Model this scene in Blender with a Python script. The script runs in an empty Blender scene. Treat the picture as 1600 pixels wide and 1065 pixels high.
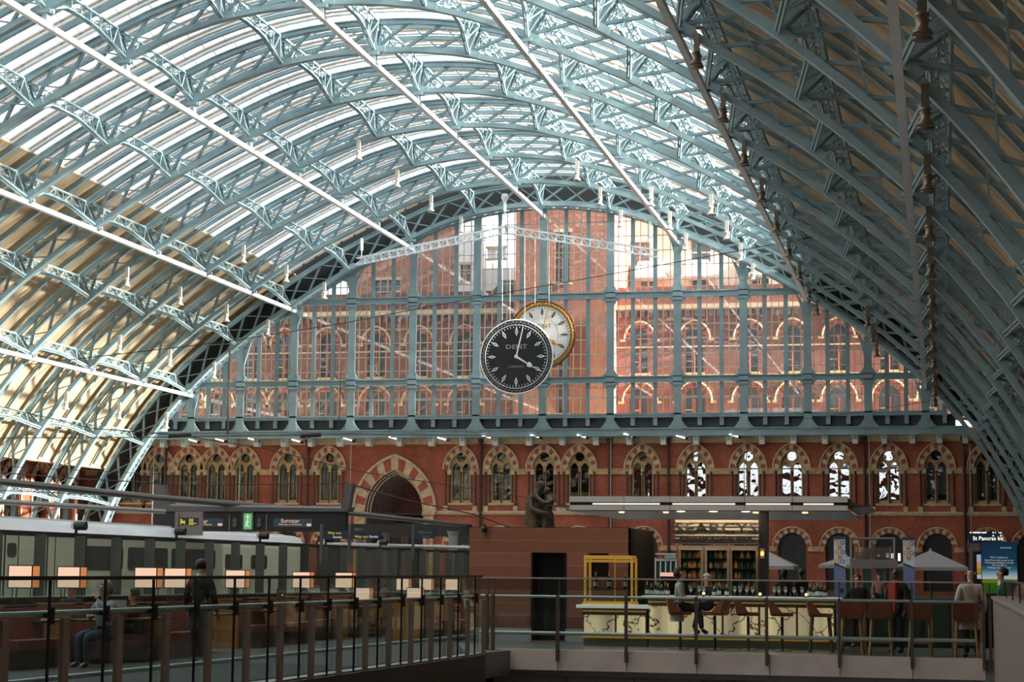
import bpy, bmesh, math, random
from mathutils import Vector, Matrix
from mathutils.geometry import tessellate_polygon
random.seed(7)
C = bpy.context.scene.collection
SC = bpy.context.scene
PI = math.pi
# ------------------------------------------------------------ camera
CAM = Vector((29.49, 0.0, 1.65)); FPX = 2957.5
YAW, PITCH, ROLL = 0.2223, 0.1198, 0.0092
_f = Vector((-math.sin(YAW)*math.cos(PITCH), math.cos(YAW)*math.cos(PITCH), math.sin(PITCH)))
_r = Vector((math.cos(YAW), math.sin(YAW), 0)); _u = _r.cross(_f)
_c, _s = math.cos(ROLL), math.sin(ROLL)
RR, UU, FF = _c*_r+_s*_u, _c*_u-_s*_r, _f
def P(px, py, Y):                      # a point of the place seen at (px,py), standing in the plane y = Y
    d = FF*FPX + RR*(px-800) + UU*(532.5-py)
    return CAM + d*(Y/d.y)
def PX(px, py, X):
    d = FF*FPX + RR*(px-800) + UU*(532.5-py)
    return CAM + d*((X-CAM.x)/d.x)
def proj(v):
    d = Vector(v)-CAM; k = d.dot(FF)
    if k <= .5: return (-9999, -9999, k)
    return (800+FPX*d.dot(RR)/k, 532.5-FPX*d.dot(UU)/k, k)
def seen(pts, m=160):
    return any(-m < p[0] < 1600+m and -m < p[1] < 1065+m for p in map(proj, pts))
# ------------------------------------------------------------ mesh builder
class MB:
    def __init__(s): s.v = []; s.f = []
    def quad(s, a, b, c, d):
        n = len(s.v); s.v += [tuple(a), tuple(b), tuple(c), tuple(d)]; s.f.append((n, n+1, n+2, n+3)); return s
    def hexa(s, p):                    # 8 corners: bottom loop 0-3, top loop 4-7
        n = len(s.v); s.v += [tuple(q) for q in p]
        for f in ((3,2,1,0),(4,5,6,7),(0,1,5,4),(1,2,6,5),(2,3,7,6),(3,0,4,7)): s.f.append(tuple(n+i for i in f))
        return s
    def box(s, x0, x1, y0, y1, z0, z1):
        return s.hexa([(x0,y0,z0),(x1,y0,z0),(x1,y1,z0),(x0,y1,z0),(x0,y0,z1),(x1,y0,z1),(x1,y1,z1),(x0,y1,z1)])
    def cbox(s, c, d, rz=0):           # centre, full size, turn about z
        M = Matrix.Rotation(rz, 3, 'Z'); x, y, z = d[0]/2, d[1]/2, d[2]/2; c = Vector(c)
        return s.hexa([c+M@Vector(q) for q in ((-x,-y,-z),(x,-y,-z),(x,y,-z),(-x,y,-z),(-x,-y,z),(x,-y,z),(x,y,z),(-x,y,z))])
    def bar(s, a, b, w, h, up=(0,0,1)):   # rectangular bar, w across, h along up
        a, b = Vector(a), Vector(b); t = (b-a)
        if t.length < 1e-6: return s
        t.normalize(); up = Vector(up); x = t.cross(up)
        if x.length < 1e-4: x = t.cross(Vector((1,0,0.01)))
        x.normalize(); u = x.cross(t); x = x*w/2; u = u*h/2
        return s.hexa([a-x-u, a+x-u, b+x-u, b-x-u, a-x+u, a+x+u, b+x+u, b-x+u])
    def tube(s, pts, r, n=8, closed=False):
        pts = [Vector(p) for p in pts]; rs = r if isinstance(r, (list, tuple)) else [r]*len(pts)
        base = len(s.v); m = len(pts); px = None
        for i, p in enumerate(pts):
            if closed: t = pts[(i+1) % m]-pts[i-1]
            else: t = pts[min(i+1, m-1)]-pts[max(i-1, 0)]
            if t.length < 1e-9: t = Vector((0,0,1))
            t.normalize()
            if px is None:
                x = t.cross(Vector((0,0,1)))
                if x.length < .05: x = t.cross(Vector((1,0,0)))
            else: x = px-t*px.dot(t)
            x.normalize(); px = x; y = t.cross(x)
            for k in range(n):
                a = 2*PI*k/n; s.v.append(tuple(p+(x*math.cos(a)+y*math.sin(a))*rs[i]))
        for i in range(m if closed else m-1):
            j = (i+1) % m
            for k in range(n):
                l = (k+1) % n; s.f.append((base+i*n+k, base+i*n+l, base+j*n+l, base+j*n+k))
        if not closed:
            s.f.append(tuple(base+k for k in reversed(range(n)))); s.f.append(tuple(base+(m-1)*n+k for k in range(n)))
        return s
    def lathe(s, c, prof, n=16, axis=None):     # prof: (radius, height)
        c = Vector(c); base = len(s.v); m = len(prof)
        for r, h in prof:
            for k in range(n):
                a = 2*PI*k/n; q = Vector((r*math.cos(a), r*math.sin(a), h))
                if axis == 'Y': q = Vector((q.x, -q.z, q.y))
                if axis == 'X': q = Vector((q.z, q.x, q.y))
                s.v.append(tuple(c+q))
        for i in range(m-1):
            for k in range(n):
                l = (k+1) % n; s.f.append((base+i*n+k, base+i*n+l, base+(i+1)*n+l, base+(i+1)*n+k))
        s.f.append(tuple(base+k for k in reversed(range(n)))); s.f.append(tuple(base+(m-1)*n+k for k in range(n)))
        return s
    def ball(s, c, rx, ry=None, rz=None, n=12, m=8):
        ry = ry or rx; rz = rz or rx; base = len(s.v); c = Vector(c)
        s.v.append(tuple(c+Vector((0,0,-rz))))
        for i in range(1, m):
            t = -PI/2+PI*i/m
            for k in range(n):
                a = 2*PI*k/n; s.v.append((c.x+rx*math.cos(t)*math.cos(a), c.y+ry*math.cos(t)*math.sin(a), c.z+rz*math.sin(t)))
        s.v.append(tuple(c+Vector((0,0,rz)))); top = len(s.v)-1
        for k in range(n):
            l = (k+1) % n; s.f.append((base, base+1+l, base+1+k)); s.f.append((top, base+1+(m-2)*n+k, base+1+(m-2)*n+l))
        for i in range(m-2):
            for k in range(n):
                l = (k+1) % n; q = base+1+i*n; s.f.append((q+k, q+l, q+n+l, q+n+k))
        return s
    def plate(s, outer, holes, y0, y1, plane='XZ'):   # flat plate with holes, lists of (x,z); thickness from y0 to y1
        loops = [outer]+list(holes); flat = [Vector((p[0], p[1], 0)) for L in loops for p in L]
        tris = tessellate_polygon([[Vector((p[0], p[1], 0)) for p in L] for L in loops])
        T = (lambda x, z, y: (x, y, z)) if plane == 'XZ' else (lambda x, z, y: (y, x, z))
        n = len(flat); b = len(s.v)
        s.v += [T(p.x, p.y, y0) for p in flat]+[T(p.x, p.y, y1) for p in flat]
        for t in tris:
            a, c, d = flat[t[0]], flat[t[1]], flat[t[2]]
            o = (c-a).cross(d-a).z
            t2 = tuple(t) if o > 0 else tuple(reversed(t))
            s.f.append(tuple(b+i for i in t2)); s.f.append(tuple(b+n+i for i in reversed(t2)))
        k = 0
        for L in loops:
            m = len(L)
            for i in range(m):
                j = (i+1) % m; s.f.append((b+k+i, b+k+j, b+n+k+j, b+n+k+i))
            k += m
        return s
    def data(s, name, mat, smooth=False):
        me = bpy.data.meshes.new(name); me.from_pydata(s.v, [], s.f)
        if isinstance(mat, (list, tuple)):
            for m in mat: me.materials.append(m)
        elif mat: me.materials.append(mat)
        if smooth:
            me.polygons.foreach_set('use_smooth', [True]*len(me.polygons))
        me.update(); return me
    def build(s, name, mat, parent=None, smooth=False, loc=None, label=None):
        o = bpy.data.objects.new(name, s.data(name, mat, smooth)); C.objects.link(o)
        if smooth:
            bm = bmesh.new(); bm.from_mesh(o.data); bmesh.ops.recalc_face_normals(bm, faces=bm.faces); bm.to_mesh(o.data); bm.free()
            for p in o.data.polygons: p.use_smooth = True
            md = o.modifiers.new('edges', 'EDGE_SPLIT'); md.split_angle = math.radians(40)
        if parent: o.parent = parent
        if loc is not None: o.location = loc
        if label: o['label'] = label
        return o
def tag(o, label, cat, group=None, kind=None):
    o['label'] = label; o['category'] = cat
    if group: o['group'] = group
    if kind: o['kind'] = kind
    return o
def empty(name, loc=(0,0,0), rz=0):
    o = bpy.data.objects.new(name, None); C.objects.link(o); o.location = loc; o.rotation_euler = (0,0,rz); o.empty_display_size = .2; return o
def thing(name, label, cat, loc=(0,0,0), rz=0, group=None):
    return tag(empty(name, loc, rz), label, cat, group)
def struct(o):
    o['kind'] = 'structure'; return o
def copy_tree(o, parent=None):
    c = o.copy(); C.objects.link(c)
    if parent: c.parent = parent
    for ch in list(KIDS.get(o.name, ())): copy_tree(ch, c)
    return c
KIDS = {}
def reg(root):
    """remember the children of a prototype and of its parts so copying stays quick"""
    ch = [x for x in bpy.data.objects if x.parent == root]
    KIDS[root.name] = ch
    for c in ch: reg(c)
def ordn(n):
    w = ['first','second','third','fourth','fifth','sixth','seventh','eighth','ninth','tenth','eleventh','twelfth','thirteenth','fourteenth','fifteenth','sixteenth','seventeenth','eighteenth','nineteenth','twentieth']
    return w[n-1] if n <= 20 else 'twenty-'+w[n-21] if n < 30 else str(n)+'th'
# ------------------------------------------------------------ materials
MATS = {}
def nodes(name):
    m = bpy.data.materials.new(name); m.use_nodes = True; nt = m.node_tree; nt.nodes.clear()
    out = nt.nodes.new('ShaderNodeOutputMaterial'); return m, nt, out
def N(nt, t, **k):
    n = nt.nodes.new('ShaderNode'+t)
    for a, b in k.items():
        if a.startswith('i_'):
            n.inputs[a[2:].replace('_', ' ')].default_value = b
        else: setattr(n, a, b)
    return n
def c4(c): return (c[0], c[1], c[2], 1)
def mat(name, col, rough=.6, metal=0, var=0, vscale=3, bump=0, bscale=20, emit=None, estr=0, coat=0, spec=.5):
    if name in MATS: return MATS[name]
    m, nt, out = nodes(name); b = N(nt, 'BsdfPrincipled'); nt.links.new(b.outputs[0], out.inputs[0])
    b.inputs['Base Color'].default_value = c4(col); b.inputs['Roughness'].default_value = rough; b.inputs['Metallic'].default_value = metal
    b.inputs['Specular IOR Level'].default_value = spec
    b.inputs['Coat Weight'].default_value = coat
    if emit: b.inputs['Emission Color'].default_value = c4(emit); b.inputs['Emission Strength'].default_value = estr
    if var or bump:
        tc = N(nt, 'TexCoord'); 
    if var:
        no = N(nt, 'TexNoise'); no.inputs['Scale'].default_value = vscale; no.inputs['Detail'].default_value = 5
        nt.links.new(tc.outputs['Object'], no.inputs['Vector'])
        r = N(nt, 'ValToRGB'); r.color_ramp.elements[0].position = .3; r.color_ramp.elements[1].position = .7
        r.color_ramp.elements[0].color = c4([x*(1-var) for x in col]); r.color_ramp.elements[1].color = c4([min(1, x*(1+var*.6)) for x in col])
        nt.links.new(no.outputs['Fac'], r.inputs[0]); nt.links.new(r.outputs[0], b.inputs['Base Color'])
    if bump:
        n2 = N(nt, 'TexNoise'); n2.inputs['Scale'].default_value = bscale; nt.links.new(tc.outputs['Object'], n2.inputs['Vector'])
        bp = N(nt, 'Bump'); bp.inputs['Strength'].default_value = bump; bp.inputs['Distance'].default_value = .02
        nt.links.new(n2.outputs['Fac'], bp.inputs['Height']); nt.links.new(bp.outputs[0], b.inputs['Normal'])
    MATS[name] = m; return m
def glass(name, tint=(1,1,1), trans=.9, rough=.03, gloss=(1,1,1), milk=0, milkcol=(.8,.85,.85), wav=0):
    """pane: clear film that lets light pass, a sharp reflection on top and a little milky dirt"""
    m, nt, out = nodes(name)
    tr = N(nt, 'BsdfTransparent'); tr.inputs[0].default_value = c4(tint)
    gl = N(nt, 'BsdfGlossy'); gl.inputs[0].default_value = c4(gloss); gl.inputs['Roughness'].default_value = rough
    lw = N(nt, 'LayerWeight'); fr = N(nt, 'Math', operation='POWER'); fr.inputs[1].default_value = 5; nt.links.new(lw.outputs['Facing'], fr.inputs[0])
    mx = N(nt, 'MixShader'); mp = N(nt, 'MapRange'); mp.inputs['From Max'].default_value = 1; mp.inputs['To Min'].default_value = 1-trans; mp.inputs['To Max'].default_value = 1
    nt.links.new(fr.outputs[0], mp.inputs[0]); nt.links.new(mp.outputs[0], mx.inputs[0]); nt.links.new(tr.outputs[0], mx.inputs[1]); nt.links.new(gl.outputs[0], mx.inputs[2])
    last = mx
    if milk:
        d = N(nt, 'BsdfTranslucent'); d.inputs[0].default_value = c4(milkcol)
        d2 = N(nt, 'BsdfDiffuse'); d2.inputs[0].default_value = c4(milkcol)
        dd = N(nt, 'MixShader'); dd.inputs[0].default_value = .5; nt.links.new(d.outputs[0], dd.inputs[1]); nt.links.new(d2.outputs[0], dd.inputs[2])
        m2 = N(nt, 'MixShader'); m2.inputs[0].default_value = milk
        nt.links.new(mx.outputs[0], m2.inputs[1]); nt.links.new(dd.outputs[0], m2.inputs[2]); last = m2
    if wav:
        tc = N(nt, 'TexCoord'); n2 = N(nt, 'TexNoise'); n2.inputs['Scale'].default_value = 1.1; n2.inputs['Detail'].default_value = 1
        nt.links.new(tc.outputs['Object'], n2.inputs['Vector'])
        bp = N(nt, 'Bump'); bp.inputs['Strength'].default_value = 1; bp.inputs['Distance'].default_value = wav
        nt.links.new(n2.outputs['Fac'], bp.inputs['Height']); nt.links.new(bp.outputs[0], gl.inputs['Normal'])
    nt.links.new(last.outputs[0], out.inputs[0]); MATS[name] = m; return m
def emis(name, col, s):
    m, nt, out = nodes(name); e = N(nt, 'Emission'); e.inputs[0].default_value = c4(col); e.inputs[1].default_value = s
    nt.links.new(e.outputs[0], out.inputs[0]); MATS[name] = m; return m
def brick_mat(name, c1, c2, mortar, axes='XZ', rough=.8):
    m, nt, out = nodes(name); b = N(nt, 'BsdfPrincipled'); b.inputs['Roughness'].default_value = rough; nt.links.new(b.outputs[0], out.inputs[0])
    tc = N(nt, 'TexCoord'); sp = N(nt, 'SeparateXYZ'); cb = N(nt, 'CombineXYZ')
    nt.links.new(tc.outputs['Object'], sp.inputs[0])
    nt.links.new(sp.outputs['X' if axes[0] == 'X' else 'Y'], cb.inputs[0]); nt.links.new(sp.outputs['Z'], cb.inputs[1])
    br = N(nt, 'TexBrick'); br.inputs['Scale'].default_value = 1; br.inputs['Brick Width'].default_value = .23; br.inputs['Row Height'].default_value = .08
    br.inputs['Mortar Size'].default_value = .008; br.inputs['Color1'].default_value = c4(c1); br.inputs['Color2'].default_value = c4(c2); br.inputs['Mortar'].default_value = c4(mortar)
    nt.links.new(cb.outputs[0], br.inputs['Vector'])
    no = N(nt, 'TexNoise'); no.inputs['Scale'].default_value = .7; no.inputs['Detail'].default_value = 6; nt.links.new(tc.outputs['Object'], no.inputs['Vector'])
    mp = N(nt, 'MapRange'); mp.inputs['From Min'].default_value = .3; mp.inputs['From Max'].default_value = .7; mp.inputs['To Min'].default_value = .75; mp.inputs['To Max'].default_value = 1.15
    nt.links.new(no.outputs['Fac'], mp.inputs[0])
    mx = N(nt, 'VectorMath'); mx.operation = 'SCALE'; nt.links.new(br.outputs['Color'], mx.inputs[0]); nt.links.new(mp.outputs[0], mx.inputs['Scale'])
    nt.links.new(mx.outputs[0], b.inputs['Base Color']); MATS[name] = m; return m
def stripe_mat(name, cols, axis, period, line=.08, rough=.7, var=.12, linecol=None):
    """boards: each board its own shade, a dark joint between them; axis is the direction across the boards"""
    m, nt, out = nodes(name); b = N(nt, 'BsdfPrincipled'); b.inputs['Roughness'].default_value = rough; nt.links.new(b.outputs[0], out.inputs[0])
    tc = N(nt, 'TexCoord'); sp = N(nt, 'SeparateXYZ'); nt.links.new(tc.outputs['Object'], sp.inputs[0])
    dv = N(nt, 'Math', operation='DIVIDE'); nt.links.new(sp.outputs[axis], dv.inputs[0]); dv.inputs[1].default_value = period
    fl = N(nt, 'Math', operation='FLOOR'); fr = N(nt, 'Math', operation='FRACT'); nt.links.new(dv.outputs[0], fl.inputs[0]); nt.links.new(dv.outputs[0], fr.inputs[0])
    wn = N(nt, 'TexWhiteNoise'); wn.noise_dimensions = '1D'; nt.links.new(fl.outputs[0], wn.inputs['W'])
    ns = N(nt, 'TexNoise'); ns.inputs['Scale'].default_value = 2.5; ns.inputs['Detail'].default_value = 6
    mpv = N(nt, 'Mapping'); sc = [1,1,1]; sc['XYZ'.index(axis)] = 8
    mpv.inputs['Scale'].default_value = sc; nt.links.new(tc.outputs['Object'], mpv.inputs[0]); nt.links.new(mpv.outputs[0], ns.inputs['Vector'])
    ad = N(nt, 'Math', operation='ADD'); nt.links.new(wn.outputs['Value'], ad.inputs[0]); nt.links.new(ns.outputs['Fac'], ad.inputs[1])
    hf = N(nt, 'Math', operation='MULTIPLY'); hf.inputs[1].default_value = .5; nt.links.new(ad.outputs[0], hf.inputs[0])
    r = N(nt, 'ValToRGB'); r.color_ramp.elements[0].position = .2; r.color_ramp.elements[1].position = .8
    r.color_ramp.elements[0].color = c4(cols[0]); r.color_ramp.elements[1].color = c4(cols[1]); nt.links.new(hf.outputs[0], r.inputs[0])
    lt = N(nt, 'Math', operation='LESS_THAN'); lt.inputs[1].default_value = line; nt.links.new(fr.outputs[0], lt.inputs[0])
    mx = N(nt, 'Mix'); mx.data_type = 'RGBA'; nt.links.new(lt.outputs[0], mx.inputs[0]); nt.links.new(r.outputs[0], mx.inputs[6])
    mx.inputs[7].default_value = c4(linecol or [x*.35 for x in cols[0]]); nt.links.new(mx.outputs[2], b.inputs['Base Color'])
    MATS[name] = m; return m

STEEL = mat('duck_egg_blue_paint', (.245,.355,.395), .5, 0, .18, .8, spec=.6)
STEELD = mat('blue_paint_dull', (.28,.38,.42), .55, 0, .2, 1.2)
RODM = mat('white_painted_aluminium', (.80,.84,.86), .35, 0, .1, .5)
ALU = mat('aluminium_truss', (.78,.86,.9), .4, .1)
BLACK = mat('matt_black', (.012,.012,.012), .5)
DARK = mat('dark_soffit_board', (.03,.032,.034), .8)
BRONZE = mat('aged_bronze', (.10,.065,.04), .45, .7, .4, 6, .3, 30)
BRASS = mat('bell_lamp_bronze', (.17,.135,.10), .35, .6)
STATB = mat('folded_bronze', (.075,.05,.034), .45, .5, .45, 1.5, 1, 2.5)
BOARDS = stripe_mat('cream_roof_boards', [(.46,.34,.21),(.62,.48,.32)], 'Y', .37, .06, .75)
BRICK = brick_mat('red_brick', (.47,.115,.055), (.34,.075,.04), (.30,.12,.08))
BRICKY = brick_mat('red_brick_side', (.47,.115,.055), (.34,.075,.04), (.30,.12,.08), 'YZ')
BRICKB = brick_mat('maroon_brick', (.25,.08,.055), (.18,.055,.04), (.20,.11,.08))
BUFF = brick_mat('buff_brick', (.74,.66,.54), (.62,.53,.42), (.6,.55,.48))
STONE = mat('honey_stone', (.62,.43,.22), .8, 0, .35, 3)
STONEP = mat('pale_stone', (.64,.49,.31), .8, 0, .25, 3)
REDST = mat('red_sandstone', (.42,.10,.06), .8, 0, .25, 3)
SHAFT = mat('dark_marble_shaft', (.09,.055,.045), .3)
# ------------------------------------------------------------ the shed: inner profile of the arch ribs
_half = [(0,29.35),(2.6,29.25),(5.25,28.85),(7.9,28.1),(10.4,27.05),(15.3,24.75),(20.1,21.95),(24.5,18.95),(28.6,15.35),(31.7,11.6),(34.3,7.3),(35.7,3.6),(36.3,0.0)]
_pts = [(-x, z) for x, z in reversed(_half[1:])]+_half
def _cr(p0, p1, p2, p3, t):
    return tuple(.5*((2*p1[i])+(-p0[i]+p2[i])*t+(2*p0[i]-5*p1[i]+4*p2[i]-p3[i])*t*t+(-p0[i]+3*p1[i]-3*p2[i]+p3[i])*t**3) for i in (0,1))
_dense = []
for i in range(len(_pts)-1):
    p0 = _pts[i-1] if i else (2*_pts[0][0]-_pts[1][0], 2*_pts[0][1]-_pts[1][1]); p3 = _pts[i+2] if i+2 < len(_pts) else (2*_pts[-1][0]-_pts[-2][0], 2*_pts[-1][1]-_pts[-2][1])
    for k in range(12): _dense.append(_cr(p0, _pts[i], _pts[i+1], p3, k/12))
_dense.append(_pts[-1])
_cum = [0]
for a, b in zip(_dense, _dense[1:]): _cum.append(_cum[-1]+math.hypot(b[0]-a[0], b[1]-a[1]))
_mid = _cum[-1]/2; SMAX = _mid
def _raw(s):
    s += _mid; s = min(max(s, 0), _cum[-1]-1e-6)
    lo, hi = 0, len(_cum)-1
    while hi-lo > 1:
        m = (lo+hi)//2
        if _cum[m] <= s: lo = m
        else: hi = m
    t = (s-_cum[lo])/(_cum[hi]-_cum[lo]); a, b = _dense[lo], _dense[hi]
    return a[0]+(b[0]-a[0])*t, a[1]+(b[1]-a[1])*t
def arc(s, off=0):
    """point (x,z) at arc length s from the crown, off metres outward; also the outward normal"""
    x, z = _raw(s); a, b = _raw(s-.6), _raw(s+.6); tx, tz = b[0]-a[0], b[1]-a[1]; l = math.hypot(tx, tz); nx, nz = -tz/l, tx/l
    return x+nx*off, z+nz*off, nx, nz
def s_of_x(X):
    lo, hi = -SMAX, SMAX
    for _ in range(50):
        m = (lo+hi)/2
        if _raw(m)[0] < X: lo = m
        else: hi = m
    return lo
def z_of_x(X): return _raw(s_of_x(X))[1]
def x_of_z(z):                            # right-hand side x where the soffit is at height z
    lo, hi = 0, SMAX
    for _ in range(50):
        m = (lo+hi)/2
        if _raw(m)[1] > z: lo = m
        else: hi = m
    return _raw(lo)[0]
COLX = [0, 5.248, 10.384, 15.351, 20.096, 24.507, 28.606]
NODES = [s_of_x(x) for x in COLX]; NODES += [NODES[-1]+5.45, NODES[-1]+10.9, NODES[-1]+15.6]
SNODE = sorted([-s for s in NODES[1:]]+NODES)
YEND, BAY, NR = 140.4, 8.88, 15
RY = [YEND-BAY*i for i in range(NR)]
YW = 141.48
OUT = 1.85; CLAD = 2.3; SG = s_of_x(18.9)
def sweep(mb, s0, s1, off, h, y0, y1, step=1.1):
    """rectangular section swept along the arch: normal offsets off..off+h, from y0 to y1"""
    n = max(2, int((s1-s0)/step)); base = len(mb.v)
    for i in range(n+1):
        s = s0+(s1-s0)*i/n; a = arc(s, off); b = arc(s, off+h)
        mb.v += [(a[0],y0,a[1]),(a[0],y1,a[1]),(b[0],y1,b[1]),(b[0],y0,b[1])]
    for i in range(n):
        q = base+i*4
        for k in range(4): mb.f.append((q+k, q+(k+1) % 4, q+4+(k+1) % 4, q+4+k))
    mb.f.append((base+3, base+2, base+1, base)); q = base+n*4; mb.f.append((q, q+1, q+2, q+3))
def a3(s, off, y): a = arc(s, off); return Vector((a[0], y, a[1]))
def nrm(s): a = arc(s); return Vector((a[2], 0, a[3]))
STOP = SMAX-.2
# ---- main ribs
def make_rib(first):
    w = .56 if first else .40
    inner = MB(); sweep(inner, -STOP, STOP, 0, .07, -w/2, w/2)
    for y in (-w/2, w/2-.06): sweep(inner, -STOP, STOP, .07, .20, y, y+.06)
    for k in range(-9, 10):
        s = SNODE[k+9] if 0 <= k+9 < len(SNODE) else None
        if s is not None: sweep(inner, s-.65, s+.65, .02, .36, -w/2-.02, -w/2+.03, .5); sweep(inner, s-.65, s+.65, .02, .36, w/2-.03, w/2+.02, .5)
    outer = MB(); sweep(outer, -STOP, STOP, OUT-.28, .28, -.16, .16)
    sweep(outer, -STOP, STOP, OUT-.04, .05, -.26, .26)
    web = MB(); post = MB()
    for a, b in zip(SNODE, SNODE[1:]):
        for j in range(3):
            u0, u1 = a+(b-a)*j/3, a+(b-a)*(j+1)/3
            n = nrm((u0+u1)/2)
            web.bar(a3(u0, .3, .07), a3(u1, OUT-.2, .07), .15, .15, n.cross(Vector((0,1,0))))
            web.bar(a3(u1, .3, -.07), a3(u0, OUT-.2, -.07), .06, .07, n.cross(Vector((0,1,0))))
    return inner, outer, web, post
RIBL = {0: 'blue steel arch rib standing directly in front of the glazed end screen',
        1: 'blue steel arch rib from which the lighting truss hangs, second from the screen'}
inner, outer, web, post = make_rib(False)
md = [inner.data('inner_chord', STEEL), outer.data('outer_chord', STEEL), web.data('lattice_web', STEEL), post.data('radial_posts', STEELD)]
i0, o0, w0, p0 = make_rib(True)
mf = [i0.data('inner_chord', STEEL), o0.data('outer_chord', STEEL), w0.data('lattice_web', STEEL), p0.data('radial_posts', STEELD)]
_m = MB(); _m.box(-.13,.13,-.1,.1,.3,OUT-.2); postm = _m.data('radial_post', STEELD)
for i, y in enumerate(RY):
    t = thing('arch_rib', RIBL.get(i, 'blue steel lattice arch rib, %s counted from the glazed end screen' % ordn(i+1)), 'arch rib', (0,y,0), group='main arch ribs of the shed roof')
    for me, nm in zip(mf if i == 0 else md, ('inner_chord','outer_chord','lattice_web')):
        o = bpy.data.objects.new(nm, me); C.objects.link(o); o.parent = t
    for s in SNODE[1:-1]:
        if not seen([a3(s, 1, y)], 120): continue
        a_ = arc(s); o = bpy.data.objects.new('radial_post', postm); C.objects.link(o); o.parent = t; o.location = (a_[0],0,a_[1]); o.rotation_euler = (0, math.atan2(a_[2], a_[3]), 0)
    if i == 0:      # twin flange and lattice soffit of the end rib
        m = MB(); sweep(m, -STOP, STOP, 0, .16, .75, .95)
        n = int(2*STOP/.9)
        for k in range(n):
            u0, u1 = -STOP+2*STOP*k/n, -STOP+2*STOP*(k+1)/n; nn = nrm(u0)
            m.bar(a3(u0, .04, .3), a3(u1, .04, .78), .07, .05, nn); m.bar(a3(u1, .02, .3), a3(u0, .02, .78), .07, .05, nn)
        m.build('lattice_soffit', STEEL, t)
# ---- intermediate ribs (three to a bay), light I sections that carry the cladding
m = MB(); sweep(m, -(SMAX-9), SMAX-9, OUT+.12, .22, -.04, .04); sweep(m, -(SMAX-9), SMAX-9, OUT+.10, .03, -.12, .12)
im = m.data('intermediate_rib', STEEL)
for i in range(NR-1):
    for k in (1,2,3):
        y = RY[i]-BAY*k/4
        if not seen([a3(s, OUT, y) for s in range(-48, 49, 3)], 60): continue
        o = bpy.data.objects.new('intermediate_rib', im); C.objects.link(o); o.location = (0,y,0)
        tag(o, 'slim blue roof rib, %s of three in the %s bay from the end glazing' % (ordn(k), ordn(i+1)), 'roof rib', 'intermediate roof ribs')
# ---- longitudinal lattice purlins with cranked lower chord
def purlin_mesh():
    top = MB(); bot = MB(); web = MB(); L = BAY; H = OUT
    low = [(.25,.15),(1.5,.62),(2.6,1.02),(3.4,1.12),(L-3.4,1.12),(L-2.6,1.02),(L-1.5,.62),(L-.25,.15)]
    def lowz(u):
        for a, b in zip(low, low[1:]):
            if a[0] <= u <= b[0]: return a[1]+(b[1]-a[1])*(u-a[0])/(b[0]-a[0])
        return low[0][1]
    for sx in (-.27, .27): top.bar((sx,.2,H-.12), (sx,L-.2,H-.12), .09, .13)
    for a, b in zip(low, low[1:]):
        bot.bar((-.06,a[0],a[1]), (-.06,b[0],b[1]), .08, .12); bot.bar((.08,a[0],a[1]), (.08,b[0],b[1]), .08, .12)
    n = 8
    for sx in (-.27, .27):
        for k in range(n):
            u0, u1 = .25+(L-.5)*k/n, .25+(L-.5)*(k+1)/n
            if k % 2: web.bar((0,u0,lowz(u0)), (sx,u1,H-.15), .045, .045)
            else: web.bar((sx,u0,H-.15), (0,u1,lowz(u1)), .045, .045)
            web.bar((0,u1,lowz(u1)), (sx,u1,H-.15), .05, .05)
        web.bar((0,.25,.15), (sx,.25,H-.15), .1, .1)
    for k in range(n):
        u0, u1 = .25+(L-.5)*k/n, .25+(L-.5)*(k+1)/n; web.bar((-.27,u0,H-.1), (.27,u1,H-.1), .04, .04)
    return top.data('top_chord', STEEL), bot.data('cranked_lower_chord', STEEL), web.data('web_lattice', STEEL)
pm = purlin_mesh()
for i in range(NR-1):
    y1 = RY[i+1]
    for k, s in enumerate(SNODE):
        kk = k-9
        if abs(kk) > 8: continue
        x, z, nx, nz = arc(s)
        if not seen([(x, y1+q*BAY/2, z) for q in (0,1,2)], 60): continue
        side = 'along the crown' if kk == 0 else '%s down the %s side' % (ordn(abs(kk)), 'sunlit' if kk < 0 else 'shaded')
        t = thing('lattice_purlin', 'blue cranked lattice purlin %s, %s bay from the end glazing' % (side, ordn(i+1)), 'purlin', (x,y1,z), group='lattice purlins between the arch ribs')
        t.rotation_euler = (0, math.atan2(nx, nz), 0)
        for me, nm in zip(pm, ('top_chord','cranked_lower_chord','web_lattice')):
            o = bpy.data.objects.new(nm, me); C.objects.link(o); o.parent = t
# ---- roof boarding and glazing
def shell(s0, s1, off, y0, y1, step=1.2):
    m = MB(); n = int((s1-s0)/step)
    for i in range(n):
        a, b = a3(s0+(s1-s0)*i/n, off, 0), a3(s0+(s1-s0)*(i+1)/n, off, 0)
        c, d = a3(s0+(s1-s0)*i/n, off+.15, 0), a3(s0+(s1-s0)*(i+1)/n, off+.15, 0)
        m.hexa([(a.x,y0,a.z),(b.x,y0,b.z),(b.x,y1,b.z),(a.x,y1,a.z),(c.x,y0,c.z),(d.x,y0,d.z),(d.x,y1,d.z),(c.x,y1,c.z)])
    return m
YB = -60.0
SB = SMAX-8.6
m = shell(-SB, -SG, CLAD, YB, YEND+1.6); m2 = shell(SG, SB, CLAD, YB, YEND+1.6); b = len(m.v); m.v += m2.v; m.f += [tuple(i+b for i in f) for f in m2.f]
struct(m.build('ceiling', BOARDS))
ROOFGLASS = glass('roof_glass', (.93,.96,.97), .93, .1, milk=.28, milkcol=(.95,.955,.95))
CURB = mat('tan_glazing_curb', (.45,.33,.24), .8)
WHITEBAR = mat('white_glazing_bar', (.75,.76,.75), .6)
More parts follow.
